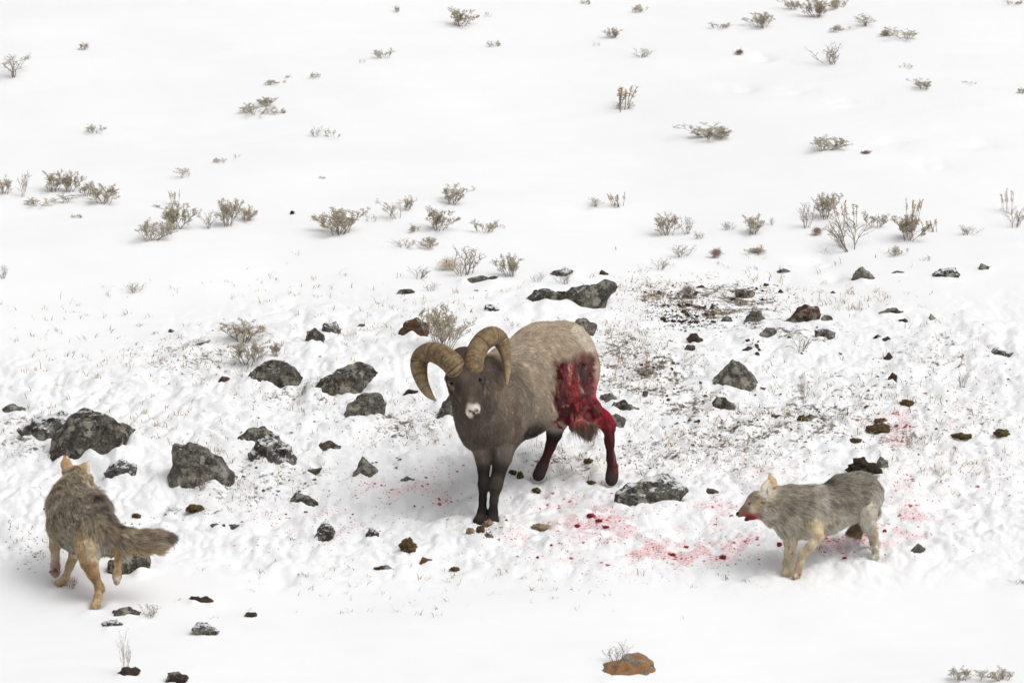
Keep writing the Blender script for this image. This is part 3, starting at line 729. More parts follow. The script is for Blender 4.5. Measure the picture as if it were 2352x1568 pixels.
def grow_bush(seed, kind):
    """unit bush about one metre wide and one tall in its own space"""
    rr = random.Random(seed)
    st, lf, sd = Soup(), Soup(), Soup()
    ns = {'dense': 14, 'sage': 10, 'low': 11, 'twig': 10, 'sprig': 4, 'tall': 5, 'stalk': 7}[kind]
    leafy = {'dense': 1.0, 'sage': .8, 'low': 1.0, 'twig': .06, 'sprig': .8, 'tall': .35, 'stalk': .5}[kind]
    spread = {'dense': .34, 'sage': .34, 'low': .45, 'twig': .38, 'sprig': .42, 'tall': .30, 'stalk': .36}[kind]
    R0 = {'dense': .011, 'sage': .011, 'low': .010, 'twig': .012, 'sprig': .010, 'tall': .010, 'stalk': .008}[kind]

    def leaves(p, d, n, L):
        for _ in range(n):
            dd = Vector(d).normalized() * rr.uniform(.5, 1.2) + Vector((rr.gauss(0, .55), rr.gauss(0, .55), rr.gauss(.15, .4)))
            q = Vector(p) + Vector((rr.gauss(0, .018), rr.gauss(0, .018), rr.gauss(0, .02)))
            lf.leaf(q, dd, L * rr.uniform(.6, 1.2), L * .42, rr)

    def branch(p, d, L, r, depth):
        pts = [tuple(p)]; q = Vector(p); d = Vector(d).normalized()
        n = 4
        kids = []
        for i in range(n):
            d = (d + Vector((rr.gauss(0, .17), rr.gauss(0, .17), rr.gauss(.10, .10)))).normalized()
            q = q + d * (L / n)
            pts.append(tuple(q))
            if depth < 2 and i >= (1 if depth == 0 else 0) and rr.random() < (.95 if depth == 0 else .65):
                kids.append((q.copy(), d.copy(), i))
            if depth > 0 and i >= 1: 
                if rr.random() < leafy: leaves(q, d, rr.randint(2, 4), .046)
        st.tube(pts, r, r * .45, 3)
        if rr.random() < leafy + .05: leaves(q, d, rr.randint(3, 6), .054)
        for (kq, kd, i) in kids:
            for _ in range(2 if depth == 0 and rr.random() < .7 else 1):
                side = Vector((rr.gauss(0, 1), rr.gauss(0, 1), rr.gauss(0, .4))).normalized()
                branch(kq, kd * .9 + side * .75, L * rr.uniform(.30, .5) * (1 - .1 * i), r * .6, depth + 1)
    for i in range(ns):
        a = rr.uniform(0, 6.28); k = rr.uniform(.15, 1)
        base = (math.cos(a) * .10 * k * (2.6 if kind in ('low', 'sprig', 'stalk') else 1.3), math.sin(a) * .10 * k * 1.4, -.12)
        d = (math.cos(a) * spread * 1.6 * k, math.sin(a) * spread * 1.6 * k, 1.0 if kind != 'low' else .75)
        if kind == 'stalk':
            # thin seed stalks: stem and a narrow head of seeds
            top = Vector(base) + Vector((math.cos(a) * .12 * k + rr.gauss(.06, .05), math.sin(a) * .12 * k, rr.uniform(.7, 1.08)))
            mid = (Vector(base) + top) / 2 + Vector((rr.gauss(0, .02), 0, 0))
            st.tube([base, tuple(mid), tuple(top)], .009, .005)
            for j in range(26):
                t = rr.uniform(.55, 1); q = Vector(base).lerp(top, t)
                sd.leaf(q, Vector((rr.gauss(0, .5), rr.gauss(0, .5), 1)), .07, .026, rr)
            if i % 2: branch(base, d, .32, R0 * .8, 1)
        else:
            branch(base, d, rr.uniform(.55, .92) * (1.15 if kind == 'tall' else 1), R0, 0)
    # normalise to a unit frame
    A = np.array(st.V + lf.V + sd.V)
    x0, x1 = np.percentile(A[:, 0], 1), np.percentile(A[:, 0], 99); zt = np.percentile(A[:, 2], 99.3)
    kx, kz = 1 / (x1 - x0), 1 / zt; cx = (x0 + x1) / 2
    for so in (st, lf, sd):
        so.V = [((v[0] - cx) * kx, (v[1]) * kx, v[2] * kz) for v in so.V]
    return st, lf, sd


BUSH = {}
for kind, n in (('dense', 4), ('sage', 4), ('low', 4), ('twig', 4), ('sprig', 3), ('tall', 2), ('stalk', 2)):
    for j in range(n):
        st, lf, sd = grow_bush(100 + j * 13 + len(kind) * 7, kind)
        BUSH[kind, j] = (st.mesh('stems', M['twig']), lf.mesh('foliage', M['leaf']) if lf.V else None,
                         lf.mesh('foliage', M['leafbrown']) if lf.V else None, sd.mesh('seed_heads', M['seed']) if sd.V else None)


def bush(qx, qy, w, h, kind, label, j=None, brown=False, cat='sagebrush', name='sagebrush'):
    p = hit(qx, qy)
    j = RNG.randrange(99) if j is None else j
    v = BUSH[kind, j % len([1 for k in BUSH if k[0] == kind])]
    e = empty(name, (p[0], p[1], ground_z(p[0], p[1]) - .004))
    W, Hh = w * MPQ, h * MPQ * .98
    flip = -1 if RNG.random() < .5 else 1
    rz = RNG.uniform(-.6, .6)
    e.scale = (W, W if w < h * 1.6 else W * .7, Hh); e.rotation_euler = (0, 0, rz + (math.pi if flip < 0 else 0))
    link('stems', v[0], e)
    if v[1]: link('foliage', v[2] if brown else v[1], e)
    if v[3]: tag(link('seed_heads', v[3], e), kind='stuff')
    MOUNDS.append((p[0], p[1], 0.4 * W, .0))
    tag(e, label, cat, 'sagebrush poking through the snow' if name == 'sagebrush' else ('bare twigs poking through the snow' if name == 'bare_twig' else 'seed stalks poking through the snow'))
    return e


def twig(qx, qy, w, h, label, j=None): return bush(qx, qy, w, h, 'twig', label, j, cat='twig', name='bare_twig')


B = bush
B(1065, 60, 78, 48, 'dense', 'brownish bushy sage clump near the top middle of the picture', 0, True)
B(1120, 40, 18, 16, 'sprig', 'tiny sprig right of the brownish bushy top clump')
B(910, 28, 20, 18, 'sage', 'tiny dark clump left of the brownish bushy top clump')
B(193, 115, 24, 20, 'sage', 'tiny dark clump in the empty upper left snow')
B(35, 176, 62, 60, 'tall', 'open twiggy sage bush at the upper left edge', 1)
B(880, 134, 52, 26, 'low', 'low sage clump with a lone stalk left of upper centre')
B(832, 145, 16, 12, 'sprig', 'tiny tuft just left of the low sage clump near upper centre')
B(1135, 108, 34, 18, 'low', 'small pale clump below the brownish bushy top clump')
B(725, 180, 28, 16, 'low', 'compact dark tuft right of a line of buried sprigs')
B(632, 193, 55, 10, 'low', 'line of nearly buried sprigs in the upper left half')
B(662, 180, 18, 9, 'sprig', 'tiny tips just above the line of buried sprigs')
B(612, 244, 52, 24, 'dense', 'upper half of the double grey clump left of upper centre')
B(590, 264, 86, 30, 'low', 'lower wider half of the double grey clump left of upper centre')
B(640, 262, 36, 16, 'low', 'thin fringe at the right foot of the double grey clump')
B(218, 307, 52, 24, 'low', 'dome shaped grey tuft alone on the left snowfield')
B(762, 318, 44, 26, 'sprig', 'sparse sprigs beside thin bare stems above centre left')
twig(728, 315, 40, 30, 'thin bare stems beside sparse sprigs above centre left')
B(545, 366, 20, 16, 'sprig', 'upper of two small sprigs above the round left bushes')
B(505, 374, 34, 14, 'low', 'lower of two small sprigs above the round left bushes')
B(418, 408, 44, 26, 'sprig', 'small spread tuft above the big left bush row')
B(740, 410, 18, 7, 'low', 'nearly buried sprig alone above the broad dark bush')
B(58, 452, 34, 66, 'tall', 'tall narrow dark sage at the left edge of the long bush row', 0)
B(8, 446, 40, 44, 'sage', 'sage cut by the left edge beside the tall narrow one')
B(122, 440, 46, 52, 'sage', 'upright twiggy sage in the middle of the long left bush row')
B(166, 440, 58, 50, 'dense', 'dense olive sage in the middle of the long left bush row')
B(210, 452, 60, 36, 'low', 'spreading sage at the right of the long left bush row')
B(240, 468, 68, 48, 'sage', 'outermost right sage of the long left bush row')
B(88, 474, 70, 22, 'low', 'low fringe of sprigs in front of the long left bush row', 1)
B(150, 468, 60, 24, 'sprig', 'second low fringe of sprigs in front of the long left bush row')
B(176, 500, 26, 10, 'low', 'small separate sprig below the long left bush row')
B(358, 553, 74, 56, 'sage', 'thin front bush of the round left trio', 2)
B(412, 526, 88, 64, 'dense', 'roundest densest bush of the round left trio', 1)
B(526, 520, 66, 68, 'dense', 'tall dense bush at the right of the round left trio', 2)
B(476, 526, 34, 44, 'tall', 'narrow bush between the two dense ones of the left trio')
B(568, 507, 46, 36, 'sage', 'small bush at the far right end of the left trio')
B(400, 470, 22, 36, 'stalk', 'yellow seed stalks behind the roundest left bush', cat='dry stalks', name='seed_stalk')
B(782, 538, 122, 64, 'dense', 'broad dark bush in the middle left, widest one above the ram', 3)
B(852, 510, 26, 20, 'sprig', 'small tuft at the right side of the broad dark bush')
B(896, 502, 62, 50, 'tall', 'open twiggy sage between the broad dark bush and a leaning bush')
B(942, 484, 36, 38, 'sage', 'little pointed sage right beside the open twiggy sage')
B(1052, 468, 76, 50, 'sage', 'highest leaning sage above the ram', 0)
B(1016, 528, 78, 54, 'dense', 'dark twiggy bush below the highest leaning sage', 0, True)
B(1115, 535, 66, 34, 'low', 'pale low clump right of the dark twiggy bush', 2)
B(1152, 524, 22, 10, 'sprig', 'tiny sprig right of the pale low clump')
B(950, 533, 28, 20, 'sage', 'small tuft left of the dark twiggy bush')
B(976, 570, 66, 28, 'low', 'low sprigs above the bare twig cluster', 3)
twig(920, 568, 62, 22, 'thin twigs left of the low sprigs above the stones')
twig(1068, 632, 96, 66, 'largest cluster of bare twigs above the ram beside pale hair', 0)
twig(962, 640, 52, 32, 'short crooked twigs left of the largest bare twig cluster', 1)
twig(995, 668, 40, 24, 'thin twigs just above the low mossy dark rock', 2)
B(1164, 637, 62, 54, 'dense', 'round sage bush at the end of the thin slab edge', 1)
B(1014, 806, 104, 104, 'dense', 'large upright sage bush right behind the ram\'s horns', 2)
B(1175, 755, 14, 20, 'tall', 'tiny upright sprig beside the ram\'s back')
B(558, 784, 106, 48, 'sage', 'wide row of upright pale sprigs above the domed boulder', 3)
B(570, 838, 80, 58, 'sage', 'pale green bush right above the domed boulder', 1)
B(634, 818, 30, 34, 'dense', 'small brown bush right of the pale green bush', 3, True)
B(1405, 88, 42, 28, 'dense', 'small dark bush right of upper centre')
B(1370, 106, 18, 12, 'sprig', 'tiny sprig left below the small dark bush')
twig(1478, 132, 56, 24, 'pale thin stems right below the small dark upper bush')
B(1345, 10, 26, 14, 'low', 'tuft touching the upper edge left of the wide top bushes')
B(1470, 30, 40, 22, 'low', 'small clump close under the upper edge right of centre')
B(1438, 250, 66, 58, 'stalk', 'tan seed stalks with a leafy foot right of upper centre', 0, cat='dry stalks', name='seed_stalk')
B(1612, 320, 124, 42, 'sage', 'long bush row alone on the right upper snow', 0)
B(1650, 318, 50, 26, 'low', 'leafy right end of the long bush row on the upper snow')
B(1905, 346, 86, 40, 'sage', 'spreading bush right of the long upper bush row', 2)
twig(1898, 148, 80, 56, 'leafless round shrub in the upper right snow', 3)
B(2112, 204, 70, 28, 'sage', 'greyish bush pair in the upper right snow')
B(1740, 64, 78, 42, 'dense', 'dense bush under the wide top bushes', 0)
B(1654, 66, 56, 18, 'low', 'low strip left of the dense bush under the wide top bushes')
B(1812, 22, 56, 30, 'sage', 'left bush of the wide group cut by the upper edge')
B(1868, 40, 74, 48, 'dense', 'middle bush of the wide group cut by the upper edge', 1, True)
B(1920, 20, 60, 30, 'sage', 'right bush of the wide group cut by the upper edge')
B(1985, 62, 60, 32, 'tall', 'pale twiggy stems right below the wide top bushes', None, True)
B(1930, 72, 52, 16, 'low', 'low tuft below the wide top bushes')
B(2065, 86, 104, 26, 'low', 'long low bush near the upper right', 0)
B(2330, 12, 50, 14, 'low', 'tuft in the upper right corner of the picture')
B(2082, 157, 40, 14, 'sprig', 'two tiny sprigs above the greyish bush pair')
B(2225, 192, 40, 8, 'sprig', 'nearly buried sprigs right of the greyish bush pair')
B(2348, 215, 24, 16, 'sage', 'tuft cut by the right edge of the picture')
B(1900, 502, 66, 64, 'dense', 'tallest leafy bush at the back of the right bush group', 2)
twig(1952, 572, 118, 84, 'dark tangle of bare stems in the front of the right bush group', 1)
B(1940, 522, 56, 62, 'stalk', 'rust coloured seed stalks inside the right bush group', 1, cat='dry stalks', name='seed_stalk')
B(2086, 552, 82, 64, 'dense', 'fan shaped dark bush at the right of the right bush group', 3, True)
B(2100, 508, 34, 56, 'stalk', 'leaning seed stalks above the fan shaped dark bush', 0, cat='dry stalks', name='seed_stalk')
twig(1852, 524, 44, 66, 'thin bare stems at the left of the right bush group')
B(2010, 522, 66, 38, 'low', 'flat leafy bush between the tangle and the fan shaped bush')
B(2134, 530, 46, 28, 'stalk', 'short tan stalks right of the fan shaped dark bush', 1, cat='dry stalks', name='seed_stalk')
B(1532, 540, 58, 54, 'sage', 'dark leaning sage bush above the broad flat boulder', 1)
twig(1578, 538, 36, 44, 'bare stems right beside the dark leaning sage bush')
twig(1608, 550, 34, 22, 'short bare stems below the dark leaning sage bush')
B(1730, 538, 46, 48, 'sage', 'grey bush between the leaning sage and the right bush group', 3)
twig(1673, 528, 38, 22, 'small bare twig left of the grey bush')
twig(1773, 518, 14, 22, 'short upright twig right of the grey bush')
twig(1566, 590, 66, 32, 'row of thin bare twigs below the leaning sage bush')
B(1735, 584, 52, 18, 'low', 'low pale sprigs below the grey bush')
twig(1516, 620, 42, 30, 'bare forked twigs above the broad flat boulder')
B(1368, 476, 36, 24, 'tall', 'small sprigs in the clean snow above the ram\'s rump')
B(1415, 474, 36, 34, 'stalk', 'two leaning stalks in the clean snow above the ram\'s rump', 0, cat='dry stalks', name='seed_stalk')
twig(2330, 522, 56, 52, 'bare shrub cut by the right edge of the picture')
B(2312, 490, 30, 60, 'stalk', 'tall lone seed stalk near the right edge', 1, cat='dry stalks', name='seed_stalk')
B(2065, 588, 44, 24, 'low', 'low sprigs below the fan shaped dark bush')
twig(2230, 540, 60, 26, 'scattered thin stems right of the fan shaped dark bush')
twig(1290, 655, 50, 30, 'bare twigs left of the flat topped rock')
twig(1240, 648, 36, 26, 'bare twigs left above the broad flat boulder')
twig(1735, 745, 0 + 40, 26, 'bare twigs right of the squat grey rock')
twig(1840, 806, 46, 40, 'forked bare twig below the boxy grey rock')
twig(1475, 770, 26, 18, 'tiny twig right of the grey rock behind the rump')
twig(2212, 890, 34, 44, 'bare twig in trodden snow near the right edge')
twig(1845, 915, 30, 46, 'twig sticking up below the pyramid boulder on its right')
twig(690, 915, 34, 34, 'bare twig between the domed and the long sloping boulder')
twig(2090, 1030, 26, 50, 'bare twig above the snarling coyote\'s back in bloody snow')
twig(2340, 1340, 50, 12, 'thin twig on smooth snow at the right edge')
B(2205, 1562, 46, 30, 'sage', 'leftmost of three grey sprigs in the lower right corner')
B(2250, 1563, 40, 26, 'sprig', 'middle one of three grey sprigs in the lower right corner')
B(2296, 1562, 56, 28, 'sage', 'rightmost of three grey sprigs in the lower right corner')
twig(1425, 1518, 60, 46, 'bare twig behind the orange boulder')
twig(346, 1418, 46, 30, 'bare twig right of the two dark stones')
twig(285, 1548, 30, 92, 'tall thin twig over the dark brown stone', 2)
twig(452, 1128, 62, 40, 'bare twig at the foot of the upright boulder', 3)
twig(135, 1345, 30, 20, 'short twig by the coyote\'s planted forepaw')
twig(165, 1352, 30, 28, 'thin leaning twig under the tailed coyote')
twig(1480, 1095, 40, 22, 'twigs on top of the wide lumpy boulder')
twig(310, 672, 50, 26, 'dark fallen stick on the left snowfield')
twig(8, 640, 26, 34, 'bare stem cut by the left edge of the picture')
twig(400, 1180, 36, 18, 'twig beside a brown clod left of the long flat stone')

# ------------------------------------------------------------------ dry grass and crumbs of soil: nobody could count them
def scatter(zones):
    for (n, cx, cy, rx, ry) in zones:
        for _ in range(n):
            yield cx + RNG.gauss(0, rx * .55), cy + RNG.gauss(0, ry * .55)


def ground_pts(qs):
    """many picture positions -> points of the slope (flat approximation, then lifted to the snow)"""
    q = np.array(qs)
    D = AX_F[None] * FQ + AX_R[None] * (q[:, :1] - CQX) - AX_U[None] * (q[:, 1:] - CQY)
    t = (SLOPE * CAM[1] - CAM[2]) / (D[:, 2] - SLOPE * D[:, 1])
    P = CAM[None] + D * t[:, None]
    z = h_full(P[:, 0], P[:, 1])
    return np.stack([P[:, 0], P[:, 1], z], 1)


GR = [(260, 1500, 680, 170, 40), (200, 1480, 860, 130, 70), (120, 1430, 800, 60, 60), (200, 1650, 980, 200, 80), (180, 1850, 930, 200, 80), (120, 2150, 830, 170, 80),
      (140, 2120, 980, 200, 80), (120, 2200, 1080, 160, 60), (160, 640, 910, 170, 60), (170, 440, 830, 160, 60), (120, 560, 1130, 120, 60), (110, 900, 970, 130, 50),
      (90, 60, 1000, 80, 80), (80, 340, 990, 120, 50), (90, 480, 1080, 80, 50), (70, 1300, 1060, 120, 40), (60, 1560, 1060, 120, 50), (60, 1720, 1070, 90, 40),
      (90, 1850, 690, 140, 40), (90, 1980, 700, 90, 30), (60, 1030, 700, 250, 50), (60, 640, 660, 250, 60), (60, 200, 860, 200, 90), (40, 200, 720, 180, 60),
      (50, 1150, 1360, 500, 60), (30, 900, 1330, 300, 40), (60, 100, 1230, 120, 80), (40, 1800, 600, 400, 40), (40, 1500, 1320, 500, 60), (60, 1300, 850, 300, 80), (30, 700, 1330, 300, 120),
      (70, 850, 760, 200, 50), (60, 1000, 1000, 160, 60), (70, 700, 1060, 200, 60)]
qs = []
for c in scatter(GR):
    if RNG.random() < .55:
        k = RNG.randint(2, 7)
        for _ in range(k): qs.append((c[0] + RNG.gauss(0, 5), c[1] + RNG.gauss(0, 2.2)))
    else: qs.append(c)
GP = ground_pts(qs)
gs, gc = Soup(), []
for p in GP:
    L = RNG.uniform(.018, .055) * (1.6 if RNG.random() < .1 else 1); a = RNG.uniform(0, 6.28); ln = abs(RNG.gauss(0, .9)) + .15
    tip = Vector((math.cos(a) * ln, math.sin(a) * ln, 1)).normalized() * L
    w = RNG.uniform(.0012, .0024); sd = Vector((-math.sin(a + RNG.gauss(0, 1)), math.cos(a), 0)) * w
    p = Vector(p) - Vector((0, 0, .006)); b = len(gs.V)
    mid = p + tip * .55; end = p + tip + Vector((math.cos(a), math.sin(a), -.5)) * L * .25
    gs.V += [tuple(p - sd), tuple(p + sd), tuple(mid + sd * .8), tuple(mid - sd * .8), tuple(end)]
    gs.F += [(b, b + 1, b + 2, b + 3), (b + 3, b + 2, b + 4)]
    c = lin((205, 185, 150)) if RNG.random() < .6 else (lin((120, 98, 74)) if RNG.random() < .7 else lin((160, 115, 85)))
    gc += [c * RNG.uniform(.75, 1.1)] * 5
me = gs.mesh('dry_grass', M['grass']); attr_c(me, 'col', np.array(gc))
tag(link('dry_grass', me), 'thin dry grass blades poking through the trodden snow', 'grass', kind='stuff')

CR = [(420, 1580, 718, 90, 34), (260, 1500, 680, 150, 40), (220, 1480, 850, 150, 80), (190, 1650, 720, 170, 60), (260, 1650, 980, 220, 80), (220, 1900, 960, 220, 80), (120, 2150, 870, 180, 90),
      (120, 640, 900, 170, 60), (120, 900, 980, 130, 60), (100, 560, 1120, 150, 60), (80, 60, 1020, 80, 60), (90, 440, 830, 150, 60), (80, 1310, 1060, 120, 40),
      (90, 1500, 1050, 150, 50), (60, 750, 1180, 250, 60), (60, 2050, 1010, 200, 40), (60, 1110, 1210, 80, 20), (60, 100, 1260, 120, 60), (50, 300, 1200, 150, 60)]
qs = list(scatter(CR))
GP = ground_pts(qs)
cs, cc = Soup(), []
for p in GP:
    r = RNG.uniform(.0022, .0068) * (1.9 if RNG.random() < .12 else 1); b = len(cs.V)
    for (x, y, z) in ((1, 0, -.3), (-.5, .87, -.3), (-.5, -.87, -.3), (0, 0, .6), (.3, .5, .3)):
        cs.V.append((p[0] + r * x * RNG.uniform(.7, 1.6), p[1] + r * y * RNG.uniform(.7, 1.6), p[2] + .002 + r * z))
    cs.F += [(b, b + 1, b + 3), (b + 1, b + 2, b + 3), (b + 2, b, b + 3), (b, b + 4, b + 1), (b + 4, b + 3, b + 1)]
    c = lin((70, 52, 40)) if RNG.random() < .6 else lin((110, 98, 80))
    cc += [c * RNG.uniform(.6, 1.3)] * 5
me = cs.mesh('soil_crumbs', M['crumb']); attr_c(me, 'col', np.array(cc))
tag(link('soil_crumbs', me), 'dark crumbs of soil and plant litter lying on the snow', 'soil', kind='stuff')


# ------------------------------------------------------------------ clods of dung, clots of blood
def lump(qx, qy, w, h, mat, name, label, cat, group, seed, rough=1.0):
    p = hit(qx, qy + h * .3)
    bm = bmesh.new()
    bmesh.ops.create_icosphere(bm, subdivisions=4, radius=1.0)
    Q = np.array([v.co for v in bm.verts]); 
    d = 1 + .38 * rough * n3(Q, 1.6, seed) + .26 * rough * n3(Q, 3.7, seed + 1) + .16 * rough * n3(Q, 9, seed + 2)
    Q = Q * d[:, None] * np.array([w * MPQ * .5, w * MPQ * .42, h * MPQ * .55]) * (.66 if name == 'blood_clot' else 1)
    for v, q in zip(bm.verts, Q): v.co = q
    me = bpy.data.meshes.new(name); bm.to_mesh(me); bm.free(); me.materials.append(mat)
    me.polygons.foreach_set('use_smooth', [True] * len(me.polygons))
    o = link(name, me, loc=(p[0], p[1], ground_z(p[0], p[1]) + h * MPQ * .14))
    tag(o, label, cat, group)


GD, GC = 'clods of dung on the snow', 'blood clots on the snow'
for k, (x, y, w, h, m, lab) in enumerate([
    (937, 1252, 34, 30, 'dung', 'large round mossy brown dung clod below left of the ram\'s hooves'),
    (1104, 1215, 18, 18, 'dung', 'dark dung lump in the cluster at the ram\'s front hooves'),
    (1122, 1206, 24, 16, 'paledung', 'pale dung lump in the cluster at the ram\'s front hooves'),
    (1080, 1220, 18, 16, 'paledung', 'leftmost dung lump in the cluster at the ram\'s front hooves'),
    (1240, 1208, 36, 16, 'paledung', 'low tan dung heap right of the ram\'s front hooves'),
    (1045, 1306, 20, 10, 'dung', 'small dung crumbs below the large round dung clod'),
    (448, 1167, 38, 16, 'dung', 'brown dung clod right of the tailed coyote\'s back'),
    (313, 1184, 18, 10, 'dung', 'small brown crumb just above the coyote\'s tail'),
    (2018, 985, 52, 22, 'dung', 'widest mossy brown clod in the bloody snow at the right'),
    (2022, 966, 26, 14, 'dung', 'mossy clod with a red spot above the widest clod'),
    (2208, 1000, 44, 12, 'dung', 'flat brown clod right of the widest mossy clod'),
    (2300, 993, 32, 18, 'dung', 'brown clod near the right edge of the picture'),
    (2082, 924, 30, 14, 'dung', 'brown clod above the widest mossy clod'),
    (1842, 962, 22, 14, 'dung', 'brown clod against a grey stone in trodden snow'),
    (1965, 1010, 24, 10, 'dung', 'small brown clod left below the widest mossy clod'),
    (1178, 1084, 18, 10, 'dung', 'dung lump left of the ram\'s hind hoof, first of two'),
    (1195, 1090, 14, 20, 'dung', 'dung lump left of the ram\'s hind hoof, second of two'),
    (1352, 1058, 20, 10, 'dung', 'dung lump between the ram\'s hind legs'),
    (1358, 1108, 20, 12, 'dung', 'dung lump left of the ram\'s bloody hind hoof'),
    (1232, 1118, 18, 12, 'dung', 'dung lump below the ram\'s dark hind hoof'),
    (1885, 1118, 20, 10, 'dung', 'brown crumb above the snarling coyote\'s back')]):
    lump(x, y, w, h, M[m], 'dung_clod', lab, 'dung', GD, 300 + 3 * k, 1.1)
for k, (x, y, w, h, lab) in enumerate([
    (1357, 1184, 26, 14, 'largest dark red clot right of the ram\'s hooves'), (1376, 1194, 24, 8, 'flat red clot beside the largest clot'),
    (1326, 1206, 16, 12, 'red clot between the tan dung heap and the largest clot'), (1392, 1210, 20, 8, 'red smear below the largest clot'),
    (1235, 1279, 9, 10, 'small upright red clot below the tan dung heap'), (1266, 1249, 8, 8, 'small red clot above the small upright one'),
    (1660, 1278, 22, 14, 'bright red clot left of the snarling coyote\'s forepaw'), (1790, 1248, 15, 15, 'round red clot touching the snarling coyote\'s foreleg'),
    (1545, 1272, 18, 10, 'red clot in the thickest of the bloody snow'), (1575, 1250, 18, 8, 'red clot at the upper edge of the thickest blood'),
    (2032, 1212, 12, 9, 'red clot just behind the snarling coyote\'s hind leg'), (1940, 1280, 16, 6, 'flat red clot under the snarling coyote\'s belly'),
    (978, 1096, 9, 6, 'small red clot left of the ram\'s knees'), (982, 1112, 8, 6, 'small red clot just below another left of the ram\'s knees'),
    (738, 1213, 10, 6, 'red drop beside the rock almost covered by snow')]):
    lump(x, y, w, h, M['clot'], 'blood_clot', lab, 'blood clot', GC, 500 + 3 * k, 1.2)
M['hide'] = mat_simple('dark_hide', (0.012, 0.009, 0.007), (0.075, 0.058, 0.038), 90, 0.8, bump=1.0)
lump(1980, 1074, 62, 38, M['hide'], 'hide_scrap', 'large ragged dark scrap lying behind the snarling coyote\'s rump', 'hide scrap', None, 770, 1.35)


# ------------------------------------------------------------------ tufts of shed hair on the snow
def tuft(qx, qy, w, h, col, n, name, label, seed):
    p = hit(qx, qy + h * .45)
    rs = np.random.RandomState(seed)
    W, Hh = w * MPQ, h * MPQ
    c = rs.randn(n, 3) * np.array([.20 * W, .12 * W, .16 * Hh]) + np.array([0, 0, .42 * Hh])
    d = rs.randn(n, 3) * np.array([1, .6, .7]) + np.array([.6, 0, .5])
    d /= np.linalg.norm(d, axis=1)[:, None]
    L = (.30 + .25 * rs.rand(n)) * max(W, Hh)
    b2 = rs.randn(n, 3) * .5
    S4 = np.array([-.5, -.15, .2, .5])
    P = c[:, None] + L[:, None, None] * (S4[None, :, None] * d[:, None] + (S4 ** 2)[None, :, None] * b2[:, None])
    P[:, :, 2] = np.maximum(P[:, :, 2], .001)
    hc = bpy.data.hair_curves.new(name); hc.add_curves([4] * n)
    hc.position_data.foreach_set('vector', P.astype(np.float32).ravel())
    a = hc.attributes.get('radius') or hc.attributes.new('radius', 'FLOAT', 'POINT')
    a.data.foreach_set('value', np.tile(np.array([.0003, .0006, .0006, .0002], np.float32), n))
    a = hc.attributes.new('col', 'FLOAT_COLOR', 'POINT')
    cc = np.ones((n, 4, 4), np.float32); cc[:, :, :3] = (lin(col)[None] * (.7 + .6 * rs.rand(n, 1)))[:, None]
    a.data.foreach_set('color', cc.ravel())
    hc.materials.append(M['grass'])
    o = link(name, hc, loc=(p[0], p[1], ground_z(p[0], p[1])))
    tag(o, label, 'hair tuft', 'tufts of hair on the snow')


tuft(1645, 580, 28, 28, (168, 140, 128), 260, 'hair_tuft', 'brownish pink hair tuft on snow below the leaning sage bush', 1)
tuft(1032, 605, 60, 34, (226, 216, 198), 240, 'hair_tuft', 'large cream hair tuft caught in the largest bare twig cluster', 2)
tuft(1876, 530, 26, 24, (170, 150, 138), 200, 'hair_tuft', 'brown hair tuft caught at the left of the right bush group', 3)
tuft(1988, 350, 24, 8, (150, 130, 124), 120, 'hair_tuft', 'small flat hair wisp right of the spreading upper bush', 4)
tuft(1697, 118, 22, 16, (150, 128, 118), 160, 'hair_tuft', 'hair tuft in a hollow of the upper right snow', 5)
tuft(671, 488, 12, 9, (40, 38, 38), 160, 'hair_tuft', 'tiny black tuft alone on clean snow left of the broad dark bush', 6)
tuft(1580, 664, 30, 20, (176, 160, 150), 200, 'hair_tuft', 'pale hair tuft above the dark gravel', 7)
tuft(1738, 575, 30, 14, (178, 160, 150), 160, 'hair_tuft', 'hair tuft tangled in low sprigs below the grey bush', 8)

